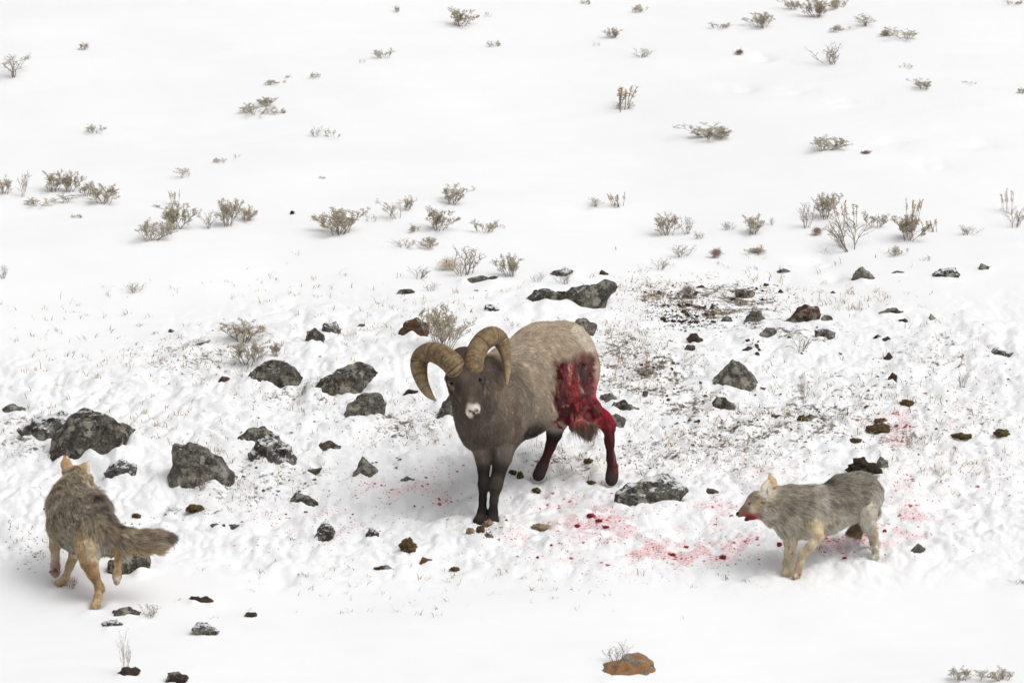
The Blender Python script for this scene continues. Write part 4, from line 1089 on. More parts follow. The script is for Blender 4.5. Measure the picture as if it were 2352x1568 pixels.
# ------------------------------------------------------------------ animals: a body grown as one surface from blended muscle shapes, with fur
class Body:
    """shapes in a frame at the animal's feet: x right, y up, z away from the camera"""
    def __init__(s, anchor_q, zoom, voxel):
        s.zoom = zoom; s.aq = zoom(*anchor_q)
        s.anchor = hit(*s.aq)
        dep = (s.anchor - CAM) @ AX_F
        s.mpq = dep / FQ
        s.k = s.mpq * (zoom(1, 0)[0] - zoom(0, 0)[0])
        s.az = anchor_q
        s.pr = []; s.cut = []; s.vox = voxel; s.gain = 1.4; s.pw = .75; s.grizzle = .22; s.streak = (.4, -.6, .6)
    def P(s, x, y, d):
        return np.array([(x - s.az[0]) * s.k, (s.az[1] - y) * s.k, d], float)
    def gd(s, x, y):
        """depth of the snow seen at this position"""
        return float((hit(*s.zoom(x, y)) - s.anchor) @ AX_F)
    def world(s, A):
        return A[:, :1] * AX_R + A[:, 1:2] * AX_U + A[:, 2:3] * AX_F
    def add(s, a, ra, b, rb, col, fur=.02, k=.04, comb=None, flat=None, fk=None, lift=.35, wet=0.0):
        a = np.asarray(a, float); b = np.asarray(b, float)
        d = b - a
        if comb is None: comb = d
        comb = np.asarray(comb, float); comb = comb / (np.linalg.norm(comb) + 1e-9)
        s.pr.append(dict(a=a, b=b, ra=ra, rb=rb, col=lin(col), fur=fur, k=k, comb=comb, flat=flat, lift=lift, wet=wet))
    def chain(s, pts, col, fur=.02, k=.03, **kw):
        """pts: (x, y, d, r)"""
        for p, q in zip(pts[:-1], pts[1:]):
            c0 = col
            s.add(s.P(*p[:3]), p[3], s.P(*q[:3]), q[3], c0, fur, k, **kw)
    @staticmethod
    def dist(pr, X):
        a, b = pr['a'].astype(np.float32), pr['b'].astype(np.float32)
        ab = b - a; L2 = float(ab @ ab) + 1e-12
        q = X - a
        t = np.clip((q @ ab) / L2, 0, 1)
        q = q - t[..., None] * ab
        if pr['flat'] is None:
            r = pr['ra'] + (pr['rb'] - pr['ra']) * t
            return np.sqrt((q * q).sum(-1)) - r
        sdir, ra2, rb2 = pr['flat']             # second radius along sdir
        sdir = np.asarray(sdir, np.float32); sdir = sdir / np.linalg.norm(sdir)
        r = pr['ra'] + (pr['rb'] - pr['ra']) * t; r2 = ra2 + (rb2 - ra2) * t
        qs = q @ sdir
        rest = np.maximum((q * q).sum(-1) - qs * qs, 0)
        m = np.minimum(r, r2)
        f = np.sqrt(rest / (r * r) + (qs / r2) ** 2)
        return (f - 1) * (m * .5 + .5 * np.minimum(np.maximum(r, r2), 2 * m)) * .9
    def build(s):
        lo = np.min([np.minimum(p['a'], p['b']) - max(p['ra'], p['rb'], *(p['flat'][1:] if p['flat'] else (0,))) for p in s.pr], 0) - .04
        hi = np.max([np.maximum(p['a'], p['b']) + max(p['ra'], p['rb'], *(p['flat'][1:] if p['flat'] else (0,))) for p in s.pr], 0) + .04
        h = s.vox
        n = np.ceil((hi - lo) / h).astype(int) + 1
        D = np.full(n, .2, np.float32)
        ax = [lo[i] + h * np.arange(n[i]) for i in range(3)]
        def region(p, pad):
            R = max(p['ra'], p['rb'], *(p['flat'][1:] if p['flat'] else (0,))) + pad
            l = np.minimum(p['a'], p['b']) - R; u = np.maximum(p['a'], p['b']) + R
            i0 = np.clip(np.floor((l - lo) / h).astype(int), 0, n - 1); i1 = np.clip(np.ceil((u - lo) / h).astype(int) + 1, 1, n)
            sl = tuple(slice(i0[i], i1[i]) for i in range(3))
            g = np.stack(np.meshgrid(*[ax[i][sl[i]] for i in range(3)], indexing='ij'), -1).astype(np.float32)
            return sl, g
        for p in s.pr:
            sl, g = region(p, p['k'] + .03)
            d = s.dist(p, g); o = D[sl]; k = p['k']
            hh = np.maximum(k - np.abs(d - o), 0) / k
            D[sl] = np.minimum(d, o) - hh * hh * k * .25
        for p in s.cut:
            sl, g = region(p, p['k'] + .03)
            d = -s.dist(p, g); o = D[sl]; k = p['k']
            hh = np.maximum(k - np.abs(d - o), 0) / k
            D[sl] = np.maximum(d, o) + hh * hh * k * .25
        # surface nets
        S = D < 0
        c = np.zeros(n - 1, np.uint8)
        for i in (0, 1):
            for j in (0, 1):
                for k in (0, 1):
                    c += S[i:n[0] - 1 + i, j:n[1] - 1 + j, k:n[2] - 1 + k]
        act = np.argwhere((c > 0) & (c < 8))
        idx = np.full(n - 1, -1, np.int32); idx[tuple(act.T)] = np.arange(len(act))
        cor = np.array([(i, j, k) for i in (0, 1) for j in (0, 1) for k in (0, 1)])
        val = np.stack([D[tuple((act + o).T)] for o in cor], 1)
        acc = np.zeros((len(act), 3)); cnt = np.zeros(len(act))
        for e0 in range(8):
            for e1 in range(e0 + 1, 8):
                if np.abs(cor[e0] - cor[e1]).sum() != 1: continue
                v0, v1 = val[:, e0], val[:, e1]
                m = (v0 < 0) != (v1 < 0)
                t = np.where(m, v0 / np.where(m, v0 - v1, 1), 0)
                acc += m[:, None] * (cor[e0] + t[:, None] * (cor[e1] - cor[e0])); cnt += m
        V = lo + h * (act + acc / cnt[:, None])
        quads = []
        for axis_ in range(3):
            u, w = [(1, 2), (2, 0), (0, 1)][axis_]
            sh = [slice(0, -1) if q == axis_ else slice(1, -1) for q in range(3)]
            s2 = [slice(1, None) if q == axis_ else slice(1, -1) for q in range(3)]
            A, Bq = S[tuple(sh)], S[tuple(s2)]
            E = np.argwhere(A != Bq)
            fl = A[tuple(E.T)]
            E = E + np.array([0 if q == axis_ else 1 for q in range(3)])
            def cell(du, dw):
                Q = E.copy(); Q[:, u] -= du; Q[:, w] -= dw
                return idx[tuple(Q.T)]
            q4 = np.stack([cell(1, 1), cell(0, 1), cell(0, 0), cell(1, 0)], 1)
            q4[~fl] = q4[~fl][:, ::-1]
            quads.append(q4)
        Fq = np.concatenate(quads)
        # only the largest connected piece is the animal
        s.V, s.F = s.relax(V, Fq, 2), Fq
        s.paint()
    def relax(s, V, F, it):
        for _ in range(it):
            acc = np.zeros_like(V); cnt = np.zeros(len(V))
            for a, b in ((0, 1), (1, 2), (2, 3), (3, 0)):
                for i, j in ((a, b), (b, a)):
                    for c in range(3): acc[:, c] += np.bincount(F[:, i], V[F[:, j], c], len(V))
                    cnt += np.bincount(F[:, i], minlength=len(V))
            V = V * .4 + .6 * acc / cnt[:, None]
        return V
    def normals(s):
        N = np.zeros_like(s.V)
        fn = np.cross(s.V[s.F[:, 2]] - s.V[s.F[:, 0]], s.V[s.F[:, 3]] - s.V[s.F[:, 1]])
        for i in range(4):
            for c in range(3): N[:, c] += np.bincount(s.F[:, i], fn[:, c], len(s.V))
        return N / (np.linalg.norm(N, axis=1)[:, None] + 1e-12)
    def paint(s):
        n = len(s.V)
        W = np.zeros(n); C = np.zeros((n, 3)); fu = np.zeros(n); cb = np.zeros((n, 3)); li = np.zeros(n); we = np.zeros(n)
        X = s.V.astype(np.float32)
        for p in s.pr:
            d = s.dist(p, X)
            w = np.exp(-np.maximum(d, -.015) / .010)
            W += w; C += w[:, None] * p['col']; fu += w * p['fur']; cb += w[:, None] * p['comb']; li += w * p['lift']; we += w * p['wet']
        W += 1e-9
        s.C = C / W[:, None]; s.fur = fu / W; s.lift = li / W; s.wet = we / W
        s.comb = cb / (np.linalg.norm(cb, axis=1)[:, None] + 1e-9)
        s.N = s.normals()
    def tear(s):
        """strands and hollows in the opened flesh"""
        Q = s.V * np.array([1, .5, 1])
        d = -.010 + .020 * n3(Q, 30, 81) + .012 * n3(Q, 70, 82) - .012 * np.abs(n3(Q, 18, 83))
        s.V = s.V + s.N * (d * s.wet)[:, None]
        s.N = s.normals()
    def spot(s, c, r, col, a=1.0, fur=None, wet=None, soft=.5, nz=.0, facing=None):
        """colour marking: c centre, r radii (x, y, z)"""
        r = np.asarray(r if hasattr(r, '__len__') else (r, r, r), float)
        d = np.sqrt((((s.V - c) / r) ** 2).sum(1))
        if nz: d = d + nz * n3(s.V, 22, 5) + nz * .6 * n3(s.V, 50, 6)
        m = a * (1 - sstep(1 - soft, 1 + soft * .3, d))
        if facing is not None: m = m * sstep(-.1, .35, s.N @ np.asarray(facing))
        if col is not None: s.C = s.C * (1 - m[:, None]) + lin(col) * m[:, None]
        if fur is not None: s.fur = s.fur * (1 - m) + fur * m
        if wet is not None: s.wet = s.wet * (1 - m) + wet * m
        return m
    def front(s, x, y):
        """depth of the surface seen at this position"""
        p = s.P(x, y, 0)
        m = np.hypot(s.V[:, 0] - p[0], s.V[:, 1] - p[1]) < .012
        return s.V[m, 2].min() if m.any() else 0
    def boost(s, c, g):
        """hair swallows light between the strands: the single hair is paler than the coat looks"""
        o = g * np.maximum(c, 1e-5) ** s.pw
        return o * np.minimum(1, .80 / o.max(1)[:, None])
    def mesh(s, mat):
        me = new_mesh('body', s.world(s.V), s.F, mat)
        attr_c(me, 'col', s.boost(s.C, s.gain) * (1 - s.wet[:, None]) + s.C * s.wet[:, None]); attr_f(me, 'wet', s.wet)
        return me
    def grow(s, count, rad, mat, seed, tipmix, grizz, clump=.35, droop=.15, lenvar=.35):
        rs = np.random.RandomState(seed)
        T = np.concatenate([s.F[:, [0, 1, 2]], s.F[:, [0, 2, 3]]])
        A = np.linalg.norm(np.cross(s.V[T[:, 1]] - s.V[T[:, 0]], s.V[T[:, 2]] - s.V[T[:, 0]]), axis=1)
        fm = s.fur[T].min(1)
        A = A * (fm > .0018) * (.5 + .5 * np.clip(.02 / np.maximum(fm, .004), .5, 3))
        pick = rs.choice(len(T), count, p=A / A.sum())
        u, v = rs.rand(count), rs.rand(count)
        f = u + v > 1; u[f], v[f] = 1 - u[f], 1 - v[f]
        w = np.stack([1 - u - v, u, v], 1)[:, :, None]
        t = T[pick]
        def it(a): return (a[t] * (w if a.ndim == 2 else w[:, :, 0])).sum(1)
        root, nrm, cmb = it(s.V), it(s.N), it(s.comb)
        col, fl, lf = it(s.C), it(s.fur), it(s.lift)
        nrm /= np.linalg.norm(nrm, axis=1)[:, None] + 1e-9
        # clumping: hairs lean together by a slow noise
        jit = np.stack([n3(root, 16, 40 + i) + .7 * n3(root, 42, 50 + i) for i in range(3)], 1) * clump
        cmb = cmb + np.array([0, -droop, 0]) + jit
        cmb = cmb - (cmb * nrm).sum(1)[:, None] * nrm
        cmb /= np.linalg.norm(cmb, axis=1)[:, None] + 1e-9
        L = fl * (1 - lenvar + 2 * lenvar * rs.rand(count)) * (1 + .35 * n3(root, 24, 60))
        L = np.maximum(L, .003)
        d0 = nrm * lf[:, None] + cmb * (1 - lf[:, None]) + rs.randn(count, 3) * .10
        d0 /= np.linalg.norm(d0, axis=1)[:, None]
        S = np.array([0, .35, .7, 1.0])
        pts = root[:, None] - nrm[:, None] * .002 + L[:, None, None] * (S[None, :, None] * d0[:, None] + (S ** 2)[None, :, None] * (cmb * .45 - nrm * .16 + np.array([0, -droop * .5, 0]))[:, None])
        # colour: base to tip, with light and dark hairs
        g = rs.rand(count); gz = s.grizzle * np.clip((fl - .004) / .016, .38, 1)
        sk = np.asarray(s.streak, float); sk = sk / np.linalg.norm(sk)
        Qs = root - .6 * (root @ sk)[:, None] * sk
        tone = 1 + .14 * rs.randn(count) + .22 * n3(root, 26, 70) + gz * (.5 * n3(Qs, 105, 71) + .5 * n3(Qs, 220, 72))
        tone = np.clip(tone, .3, 1.9)
        col0 = np.clip(s.boost(col, s.gain) * tone[:, None], 0, .85)
        tip = col0.copy()
        dk, lt = grizz
        amt = tipmix(root, col, fl)
        isd = (g < dk) ; isl = g > 1 - lt
        tip[isd] = tip[isd] * (1 - .7 * amt[isd, None]) + .012 * amt[isd, None]
        tip[isl] = tip[isl] * (1 - .6 * amt[isl, None]) + np.array([.62, .56, .46]) * .6 * amt[isl, None]
        cc = np.stack([col0, col0, tip * .5 + col0 * .5, tip], 1)
        hc = bpy.data.hair_curves.new('fur')
        hc.add_curves([4] * count)
        hc.position_data.foreach_set('vector', s.world(pts.reshape(-1, 3)).astype(np.float32).ravel())
        rad_ = (rad * np.array([1.0, .9, .65, .2]))[None, :] * (.7 + .6 * rs.rand(count))[:, None]
        a = hc.attributes.get('radius') or hc.attributes.new('radius', 'FLOAT', 'POINT')
        a.data.foreach_set('value', rad_.astype(np.float32).ravel())
        a = hc.attributes.new('col', 'FLOAT_COLOR', 'POINT')
        c4 = np.ones((count * 4, 4), np.float32); c4[:, :3] = cc.reshape(-1, 3)
        a.data.foreach_set('color', c4.ravel())
        hc.materials.append(mat)
        return hc


def mat_body(name):
    t = NT(name)
    P = t.coord('Object')
    wet = t.attr('wet')
    base = t.attr('col', 'Color')
    # torn flesh: darker and paler strands along the muscle
    st = t.n.new('ShaderNodeMapping'); t.l.new(P, st.inputs['Vector']); st.inputs['Rotation'].default_value = (0, .35, 0); st.inputs['Scale'].default_value = (1, 1, .45)
    nz = t.noise(st.outputs[0], 70, 5, 0.7)
    fl = t.mix(t.ramp(nz, .38, .56), (0.03, .002, .005), base)
    fl = t.mix(t.ramp(t.noise(st.outputs[0], 34, 4, .7), .60, .74, 0, .6), fl, (0.42, .10, .085))
    c = t.mix(t.ramp(t.noise(P, 160, 2), .3, .7, 0, .35), base, t.mix(.5, base, (0.01, .008, .006)))
    t.color(t.mix(wet, c, fl))
    t.rough(t.math('SUBTRACT', .85, t.math('MULTIPLY', wet, .52)))
    t.put(t.b.inputs['Specular IOR Level'], t.math('MULTIPLY', wet, .45))
    t.bump(t.math('ADD', t.noise(P, 120, 3), t.math('MULTIPLY', nz, t.math('MULTIPLY', wet, 3.0))), .6, .006)
    return t.m


M['body'] = mat_body('animal_skin')
def mat_fur():
    t = NT('animal_fur')
    c = t.attr('col', 'Color')
    t.color(c); t.rough(.6); t.b.inputs['Specular IOR Level'].default_value = .2
    tr = t.n.new('ShaderNodeBsdfTranslucent'); t.l.new(c, tr.inputs['Color'])
    mx = t.n.new('ShaderNodeMixShader'); mx.inputs[0].default_value = .45
    t.l.new(t.b.outputs[0], mx.inputs[1]); t.l.new(tr.outputs[0], mx.inputs[2])
    t.l.new(mx.outputs[0], t.out.inputs['Surface'])
    return t.m


M['fur'] = mat_fur()
M['eye'] = mat_simple('dark_eye', (0.006, 0.004, 0.003), (0.012, 0.008, 0.005), 20, 0.12)
M['nose'] = mat_simple('black_nose', (0.008, 0.007, 0.007), (0.02, 0.018, 0.018), 90, 0.35)


def mat_horn():
    t = NT('horn')
    P = t.coord('Object')
    c = t.mix(t.ramp(t.noise(P, 26, 5, .7), .3, .7), lin((98, 80, 58)), lin((150, 128, 96)))
    c = t.mix(t.ramp(t.noise(P, 60, 4, .7), .58, .72, 0, .7), c, lin((200, 176, 138)))
    c = t.mix(t.ramp(t.attr('groove'), .2, .8, 0, .8), c, lin((52, 40, 28)))
    c = t.mix(t.ramp(t.attr('along'), .6, 1.0, 0, .6), c, lin((165, 148, 118)))
    t.color(c); t.rough(.7)
    t.bump(t.noise(P, 130, 4, .7), .6, .006)
    return t.m


M['horn'] = mat_horn()


def make_horn(body, pts, widths, seed, parent, label):
    C = np.array([body.P(*p) for p in pts]); R = np.array(widths) * body.k * .5
    s = np.concatenate([[0], np.cumsum(np.linalg.norm(np.diff(C, axis=0), axis=1))])
    n = 190
    t = np.linspace(0, s[-1], n)
    # smooth the control polygon by Catmull-Rom
    def cr(A):
        A = np.asarray(A); out = []
        for q in t:
            i = int(np.clip(np.searchsorted(s, q) - 1, 0, len(s) - 2)); f = (q - s[i]) / (s[i + 1] - s[i])
            p0, p1, p2, p3 = A[max(i - 1, 0)], A[i], A[i + 1], A[min(i + 2, len(A) - 1)]
            out.append(.5 * (2 * p1 + (p2 - p0) * f + (2 * p0 - 5 * p1 + 4 * p2 - p3) * f * f + (3 * p1 - p0 - 3 * p2 + p3) * f ** 3))
        return np.array(out)
    c = cr(C); r = np.maximum(cr(R), .003)
    for _ in range(6):
        c[1:-1] = c[1:-1] * .5 + .25 * (c[:-2] + c[2:])
    T = np.gradient(c, axis=0); T /= np.linalg.norm(T, axis=1)[:, None]
    u = np.cross(T[0], [0, 0, 1.0]); u /= np.linalg.norm(u)
    m = 30; V = []; gr = []; al = []
    rs = np.random.RandomState(seed)
    # growth rings: irregular spacing, deep year marks
    ph = np.cumsum(np.interp(t, [0, s[-1]], [1.0, .75]) * (1 + .5 * n2(t * 22, t * 0, seed)))
    ph = ph / ph[-1] * 46
    years = np.sort(rs.uniform(.12, .9, 7)) * s[-1]
    for i in range(n):
        if i:
            u = u - (u @ T[i]) * T[i]; u /= np.linalg.norm(u)
        v = np.cross(T[i], u)
        f = i / (n - 1)
        ring = abs(math.sin(math.pi * ph[i])) ** .7
        amp = .06 * (1 - f) ** .5
        yr = min(1, np.min(np.abs(t[i] - years)) / .006)
        for j in range(m):
            a = 2 * math.pi * j / m
            sh = 1 + .07 * math.cos(3 * a + .6) * (1 - f)       # blunt three sided section
            wob = .02 * n2(np.array([a * 2.2 + seed]), np.array([f * 60.0]), seed + 3)[0]
            rr = r[i] * (sh + amp * (ring - .6) - .05 * (1 - yr) * (1 - f) + wob * (1 - .5 * f))
            V.append(c[i] + rr * (math.cos(a) * u + math.sin(a) * v))
            gr.append(max((1 - ring) * (1 - f) ** .7 * .8, (1 - yr) * .9)); al.append(f)
    V = np.array(V)
    i0 = (np.arange(n - 1)[:, None] * m + np.arange(m)[None]).ravel(); j1 = (np.arange(n - 1)[:, None] * m + (np.arange(m)[None] + 1) % m).ravel()
    F = np.stack([i0, j1, j1 + m, i0 + m], 1)
    Fl = [tuple(x) for x in F] + [tuple((n - 1) * m + np.arange(m))]
    me = new_mesh('horn', body.world(V), Fl, M['horn'])
    attr_f(me, 'groove', gr); attr_f(me, 'along', al)
    o = link('horn', me, parent); o['label'] = label
    return o


def ball(name, body, c, r, mat, parent, scale=(1, 1, 1)):
    bm = bmesh.new(); bmesh.ops.create_uvsphere(bm, u_segments=20, v_segments=14, radius=1)
    A = np.array([v.co for v in bm.verts]) * r * np.array(scale) + c
    A = body.world(A)
    for v, a in zip(bm.verts, A): v.co = a
    me = bpy.data.meshes.new(name); bm.to_mesh(me); bm.free(); me.materials.append(mat)
    me.polygons.foreach_set('use_smooth', [True] * len(me.polygons))
    return link(name, me, parent)


# ---------------------------------------- the ram
FLANK, SHOUL, NECK, FACE, LEG, BELLY = (148, 136, 119), (118, 107, 94), (78, 68, 59), (46, 38, 33), (16, 14, 13), (14, 12, 11)
FLESH, DRY = (112, 9, 19), (28, 11, 11)
b = Body((632, 1442), Zr, .0085)
L_ = np.array([.85, 0, -.5]); BACK = np.array([.5, 0, .86]); FWD = -BACK; DN = np.array([0, -1.0, 0])
def E(x, y, d, rs, ru): return b.P(x, y, d), rs, ru
trunk = [(590, 725, .03, .135, .165, NECK, .022), (655, 632, .17, .188, .258, SHOUL, .020), (825, 536, .40, .218, .266, FLANK, .022),
         (985, 437, .60, .214, .280, FLANK, .022), (1115, 385, .76, .182, .240, FLANK, .020), (1165, 405, .85, .13, .18, FLANK, .018)]
for p, q in zip(trunk[:-1], trunk[1:]):
    b.add(b.P(*p[:3]), p[4], b.P(*q[:3]), q[4], tuple((np.array(p[5]) + np.array(q[5])) / 2), p[6], .05, comb=BACK + DN * .5, flat=(L_, p[3], q[3]), lift=.28)
# neck, throat and chest
b.add(b.P(650, 560, .15), .185, b.P(470, 440, -.06), .115, NECK, .02, .06, comb=(.5, -.7, .4), lift=.3)
b.add(b.P(470, 470, -.06), .115, b.P(520, 640, -.05), .118, NECK, .02, .05, comb=(.15, -1, .2), lift=.3)
b.add(b.P(515, 610, -.04), .120, b.P(560, 760, .0), .132, NECK, .02, .05, comb=(.1, -1, .2), lift=.3)
b.add(b.P(730, 640, .10), .125, b.P(735, 830, .07), .085, SHOUL, .02, .06, comb=(.1, -1, .1), lift=.28)
b.add(b.P(500, 690, .08), .10, b.P(520, 850, .06), .075, NECK, .02, .06, comb=(.1, -1, .1), lift=.28)
# head
hd = -.16
b.add(b.P(438, 345, hd + .03), .080, b.P(446, 470, hd - .05), .090, FACE, .012, .04, comb=(.1, -1, 0), lift=.2)
b.add(b.P(446, 470, hd - .05), .090, b.P(478, 590, hd - .12), .062, FACE, .008, .04, comb=(.1, -1, 0), lift=.15)
b.add(b.P(478, 590, hd - .12), .060, b.P(498, 672, hd - .16), .042, FACE, .006, .03, comb=(.1, -1, 0), lift=.15)
b.add(b.P(448, 520, hd + .01), .088, b.P(496, 690, hd - .11), .036, FACE, .012, .04, comb=(.1, -1, 0), lift=.2)
b.add(b.P(352, 478, hd - .03), .026, b.P(372, 500, hd - .05), .026, FACE, .008, .03, comb=(.1, -1, 0))
b.add(b.P(548, 462, hd - .03), .024, b.P(535, 490, hd - .05), .024, FACE, .008, .03, comb=(.1, -1, 0))
b.add(b.P(360, 430, hd + .03), .024, b.P(312, 462, hd + .06), .010, (104, 84, 66), .012, .02, flat=((0, .5, .8), .014, .006))
b.add(b.P(535, 410, hd + .03), .026, b.P(572, 470, hd + .06), .010, (96, 77, 60), .012, .02, flat=((.5, 0, .8), .014, .006))
# front legs
def leg(pts, cols, furs, k=.018):
    for i in range(len(pts) - 1):
        t0 = .86 if i > 0 else 1; t1 = .86
        b.add(b.P(*pts[i][:3]), pts[i][3] * t0, b.P(*pts[i + 1][:3]), pts[i + 1][3] * t1, cols[i], furs[i] * .6, k, lift=.15, comb=DN)
leg([(545, 860, .07, .078), (568, 1010, .06, .052), (570, 1165, .04, .033), (569, 1195, .03, .034), (564, 1290, .04, .0245), (561, 1370, .04, .029), (548, 1418, .03, .030), (540, 1432, .01, .030)],
    [NECK, LEG, LEG, LEG, LEG, LEG, (52, 42, 36)], [.022, .014, .010, .008, .008, .008, .003])
leg([(722, 850, .08, .088), (700, 1000, .05, .060), (660, 1160, .01, .042), (652, 1200, .0, .041), (640, 1300, .01, .0265), (634, 1380, .01, .031), (632, 1425, .0, .033), (632, 1440, -.02, .033)],
    [NECK, LEG, LEG, (40, 34, 29), LEG, LEG, (26, 23, 20)], [.022, .014, .010, .008, .008, .008, .003])
b.add(b.P(540, 1418, .02), .024, b.P(530, 1438, -.01), .028, (20, 17, 16), .001, .008)
b.add(b.P(565, 1420, .02), .022, b.P(562, 1440, -.01), .025, (20, 17, 16), .001, .008)
b.add(b.P(620, 1425, .0), .024, b.P(612, 1446, -.03), .027, (26, 22, 20), .001, .008)
b.add(b.P(648, 1425, .0), .022, b.P(652, 1446, -.03), .026, (26, 22, 20), .001, .008)
b.add(b.P(657, 1178, -.02), .036, b.P(652, 1205, -.02), .033, (40, 33, 28), .006, .015, comb=DN)
b.add(b.P(577, 1178, .03), .030, b.P(577, 1205, .03), .027, (32, 27, 23), .006, .015, comb=DN)
# hind legs
g1 = b.gd(950, 1145) + .02
leg([(1030, 560, .64, .13), (1070, 740, .64, .085), (1055, 850, .70, .050), (1030, 935, g1 + .02, .034), (985, 1050, g1, .030), (968, 1085, g1 - .005, .036), (950, 1130, g1 - .01, .037), (940, 1140, g1 - .03, .036)],
    [FLANK, BELLY, LEG, (40, 22, 21), (34, 22, 20), (38, 28, 26), (24, 20, 18)], [.022, .012, .008, .007, .007, .006, .003])
g2 = b.gd(1450, 1182) + .02
leg([(1175, 430, .72, .150), (1150, 600, .55, .118), (1190, 700, .55, .088), (1300, 695, .58, .078), (1392, 752, .60, .054), (1432, 800, .60, .040), (1434, 900, .58, .030), (1446, 1020, g2, .026), (1456, 1090, g2, .031), (1450, 1150, g2 - .01, .034), (1446, 1172, g2 - .03, .036)],
    [FLANK, FLESH, FLESH, FLESH, (96, 10, 20), (74, 14, 20), DRY, DRY, (34, 20, 19), (28, 22, 20)], [.02, .0, .0, .0, .0, .002, .003, .004, .005, .003], k=.035)
b.add(b.P(1185, 420, .74), .145, b.P(1250, 640, .60), .075, FLESH, 0, .04, comb=DN)
# hanging flap of skin
b.add(b.P(1190, 765, .50), .036, b.P(1310, 800, .52), .030, (84, 72, 64), .04, .02, comb=(.1, -1, -.1), lift=.25)
b.add(b.P(1235, 800, .49), .030, b.P(1285, 845, .50), .018, (84, 72, 64), .04, .02, comb=(.1, -1, -.1), lift=.25)
for (x0, y0, x1, y1, d_) in ((1110, 800, 1120, 835, .47), (1075, 770, 1085, 815, .47), (1160, 770, 1165, 805, .48), (1300, 820, 1312, 872, .51), (1330, 770, 1328, 812, .54), (1300, 470, 1312, 505, .62)):
    b.add(b.P(x0, y0, d_), .011, b.P(x1, y1, d_), .004, (96, 22, 26), .008, .02, comb=DN)
# short tail
b.add(b.P(1250, 330, .93), .035, b.P(1290, 430, .93), .022, (86, 60, 52), .03, .03, comb=(.1, -1, .1))
# the opened flank: hollows
def cutter(x0, y0, d0, r0, x1, y1, d1, r1, k=.02): b.cut.append(dict(a=b.P(x0, y0, d0), b=b.P(x1, y1, d1), ra=r0, rb=r1, k=k, flat=None))
wd = .40
cutter(1100, 430, .335, .05, 1085, 640, .30, .05)
b.build()
# colouring
def S(x, y, d, r, col, a=1, **kw):
    return b.spot(b.P(x, y, d), r, col, a, **kw)
def SF(x, y, r, col, a=1, dd=0.0, **kw):
    return b.spot(b.P(x, y, b.front(x, y) + dd), r, col, a, **kw)
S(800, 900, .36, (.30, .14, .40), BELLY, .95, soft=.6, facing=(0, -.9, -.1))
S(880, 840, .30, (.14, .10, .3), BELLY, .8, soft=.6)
S(900, 300, .50, (.25, .2, .3), (150, 132, 110), .6)
S(620, 330, .15, (.18, .12, .2), (140, 122, 102), .7)
S(840, 215, .42, (.06, .05, .12), (104, 76, 66), .6, nz=.5)
SF(765, 670, (.03, .05, .06), (92, 74, 62), .7, nz=.4)
SF(805, 790, (.03, .09, .08), (84, 68, 56), .7, nz=.3)  # shade of the crease behind the shoulder, painted into the coat
SF(790, 640, (.025, .10, .08), (104, 88, 73), .5, nz=.4)
SF(930, 470, (.16, .10, .12), (156, 139, 117), .5, nz=.4)
SF(700, 560, (.08, .12, .1), (136, 118, 99), .4, nz=.5)
SF(560, 880, (.12, .04, .1), (70, 58, 48), .6, nz=.3)
for (x, y, q) in ((1190, 140, .03), (1225, 170, .04), (1258, 208, .045), (1282, 250, .042)):
    SF(x, y, (q, q * 1.1, .16), (216, 204, 186), .9, dd=.06, soft=.35, nz=.2, facing=(.62, .15, .75))
SF(1290, 290, (.03, .04, .14), (120, 84, 74), .7, nz=.4)
SF(1265, 330, (.09, .06, .2), (96, 66, 56), .9, nz=.4)
SF(560, 955, (.022, .07, .05), (92, 82, 74), .7, nz=.5, soft=.8)
SF(672, 965, (.014, .06, .05), (100, 92, 84), .6, nz=.5, soft=.8)
S(470, 290, -.05, (.10, .05, .1), (58, 46, 40), .9, fur=.035)
# face
S(445, 560, -.30, (.07, .11, .09), (42, 34, 29), .7)
S(485, 560, -.33, (.014, .04, .06), (60, 48, 40), .4, nz=.3)  # painted highlight down the nose bridge
SF(440, 450, (.03, .05, .06), (66, 54, 44), .5, nz=.4)  # brow highlight painted into the colour
SF(400, 600, (.02, .07, .05), (70, 58, 49), .6, nz=.3)
SF(352, 528, (.022, .012, .06), (110, 92, 76), .7, nz=.2)
SF(395, 545, (.03, .05, .04), (28, 22, 19), .7, nz=.3)  # cheek shading painted in to shape the face
SF(540, 545, (.02, .06, .04), (28, 22, 19), .6, nz=.3)  # painted shading of the other cheek
m = S(497, 668, -.36, (.047, .036, .14), (196, 186, 172), .95, soft=.7, nz=.35, fur=.006)
S(475, 702, -.32, (.026, .026, .14), (200, 191, 178), .9, soft=.5)
SF(490, 615, (.022, .03, .05), (84, 69, 56), .5, nz=.4, soft=.8)
S(503, 700, -.38, (.015, .016, .06), (34, 29, 28), 1, soft=.4)
S(480, 686, -.38, (.019, .009, .06), (36, 31, 30), 1, soft=.4)
S(525, 681, -.38, (.019, .012, .06), (36, 31, 30), 1, soft=.4)
S(352, 497, -.22, (.026, .018, .06), (140, 120, 96), .7)
S(352, 497, -.22, (.016, .010, .06), (24, 18, 16), 1)
S(546, 470, -.22, (.014, .012, .05), (40, 30, 26), .9)
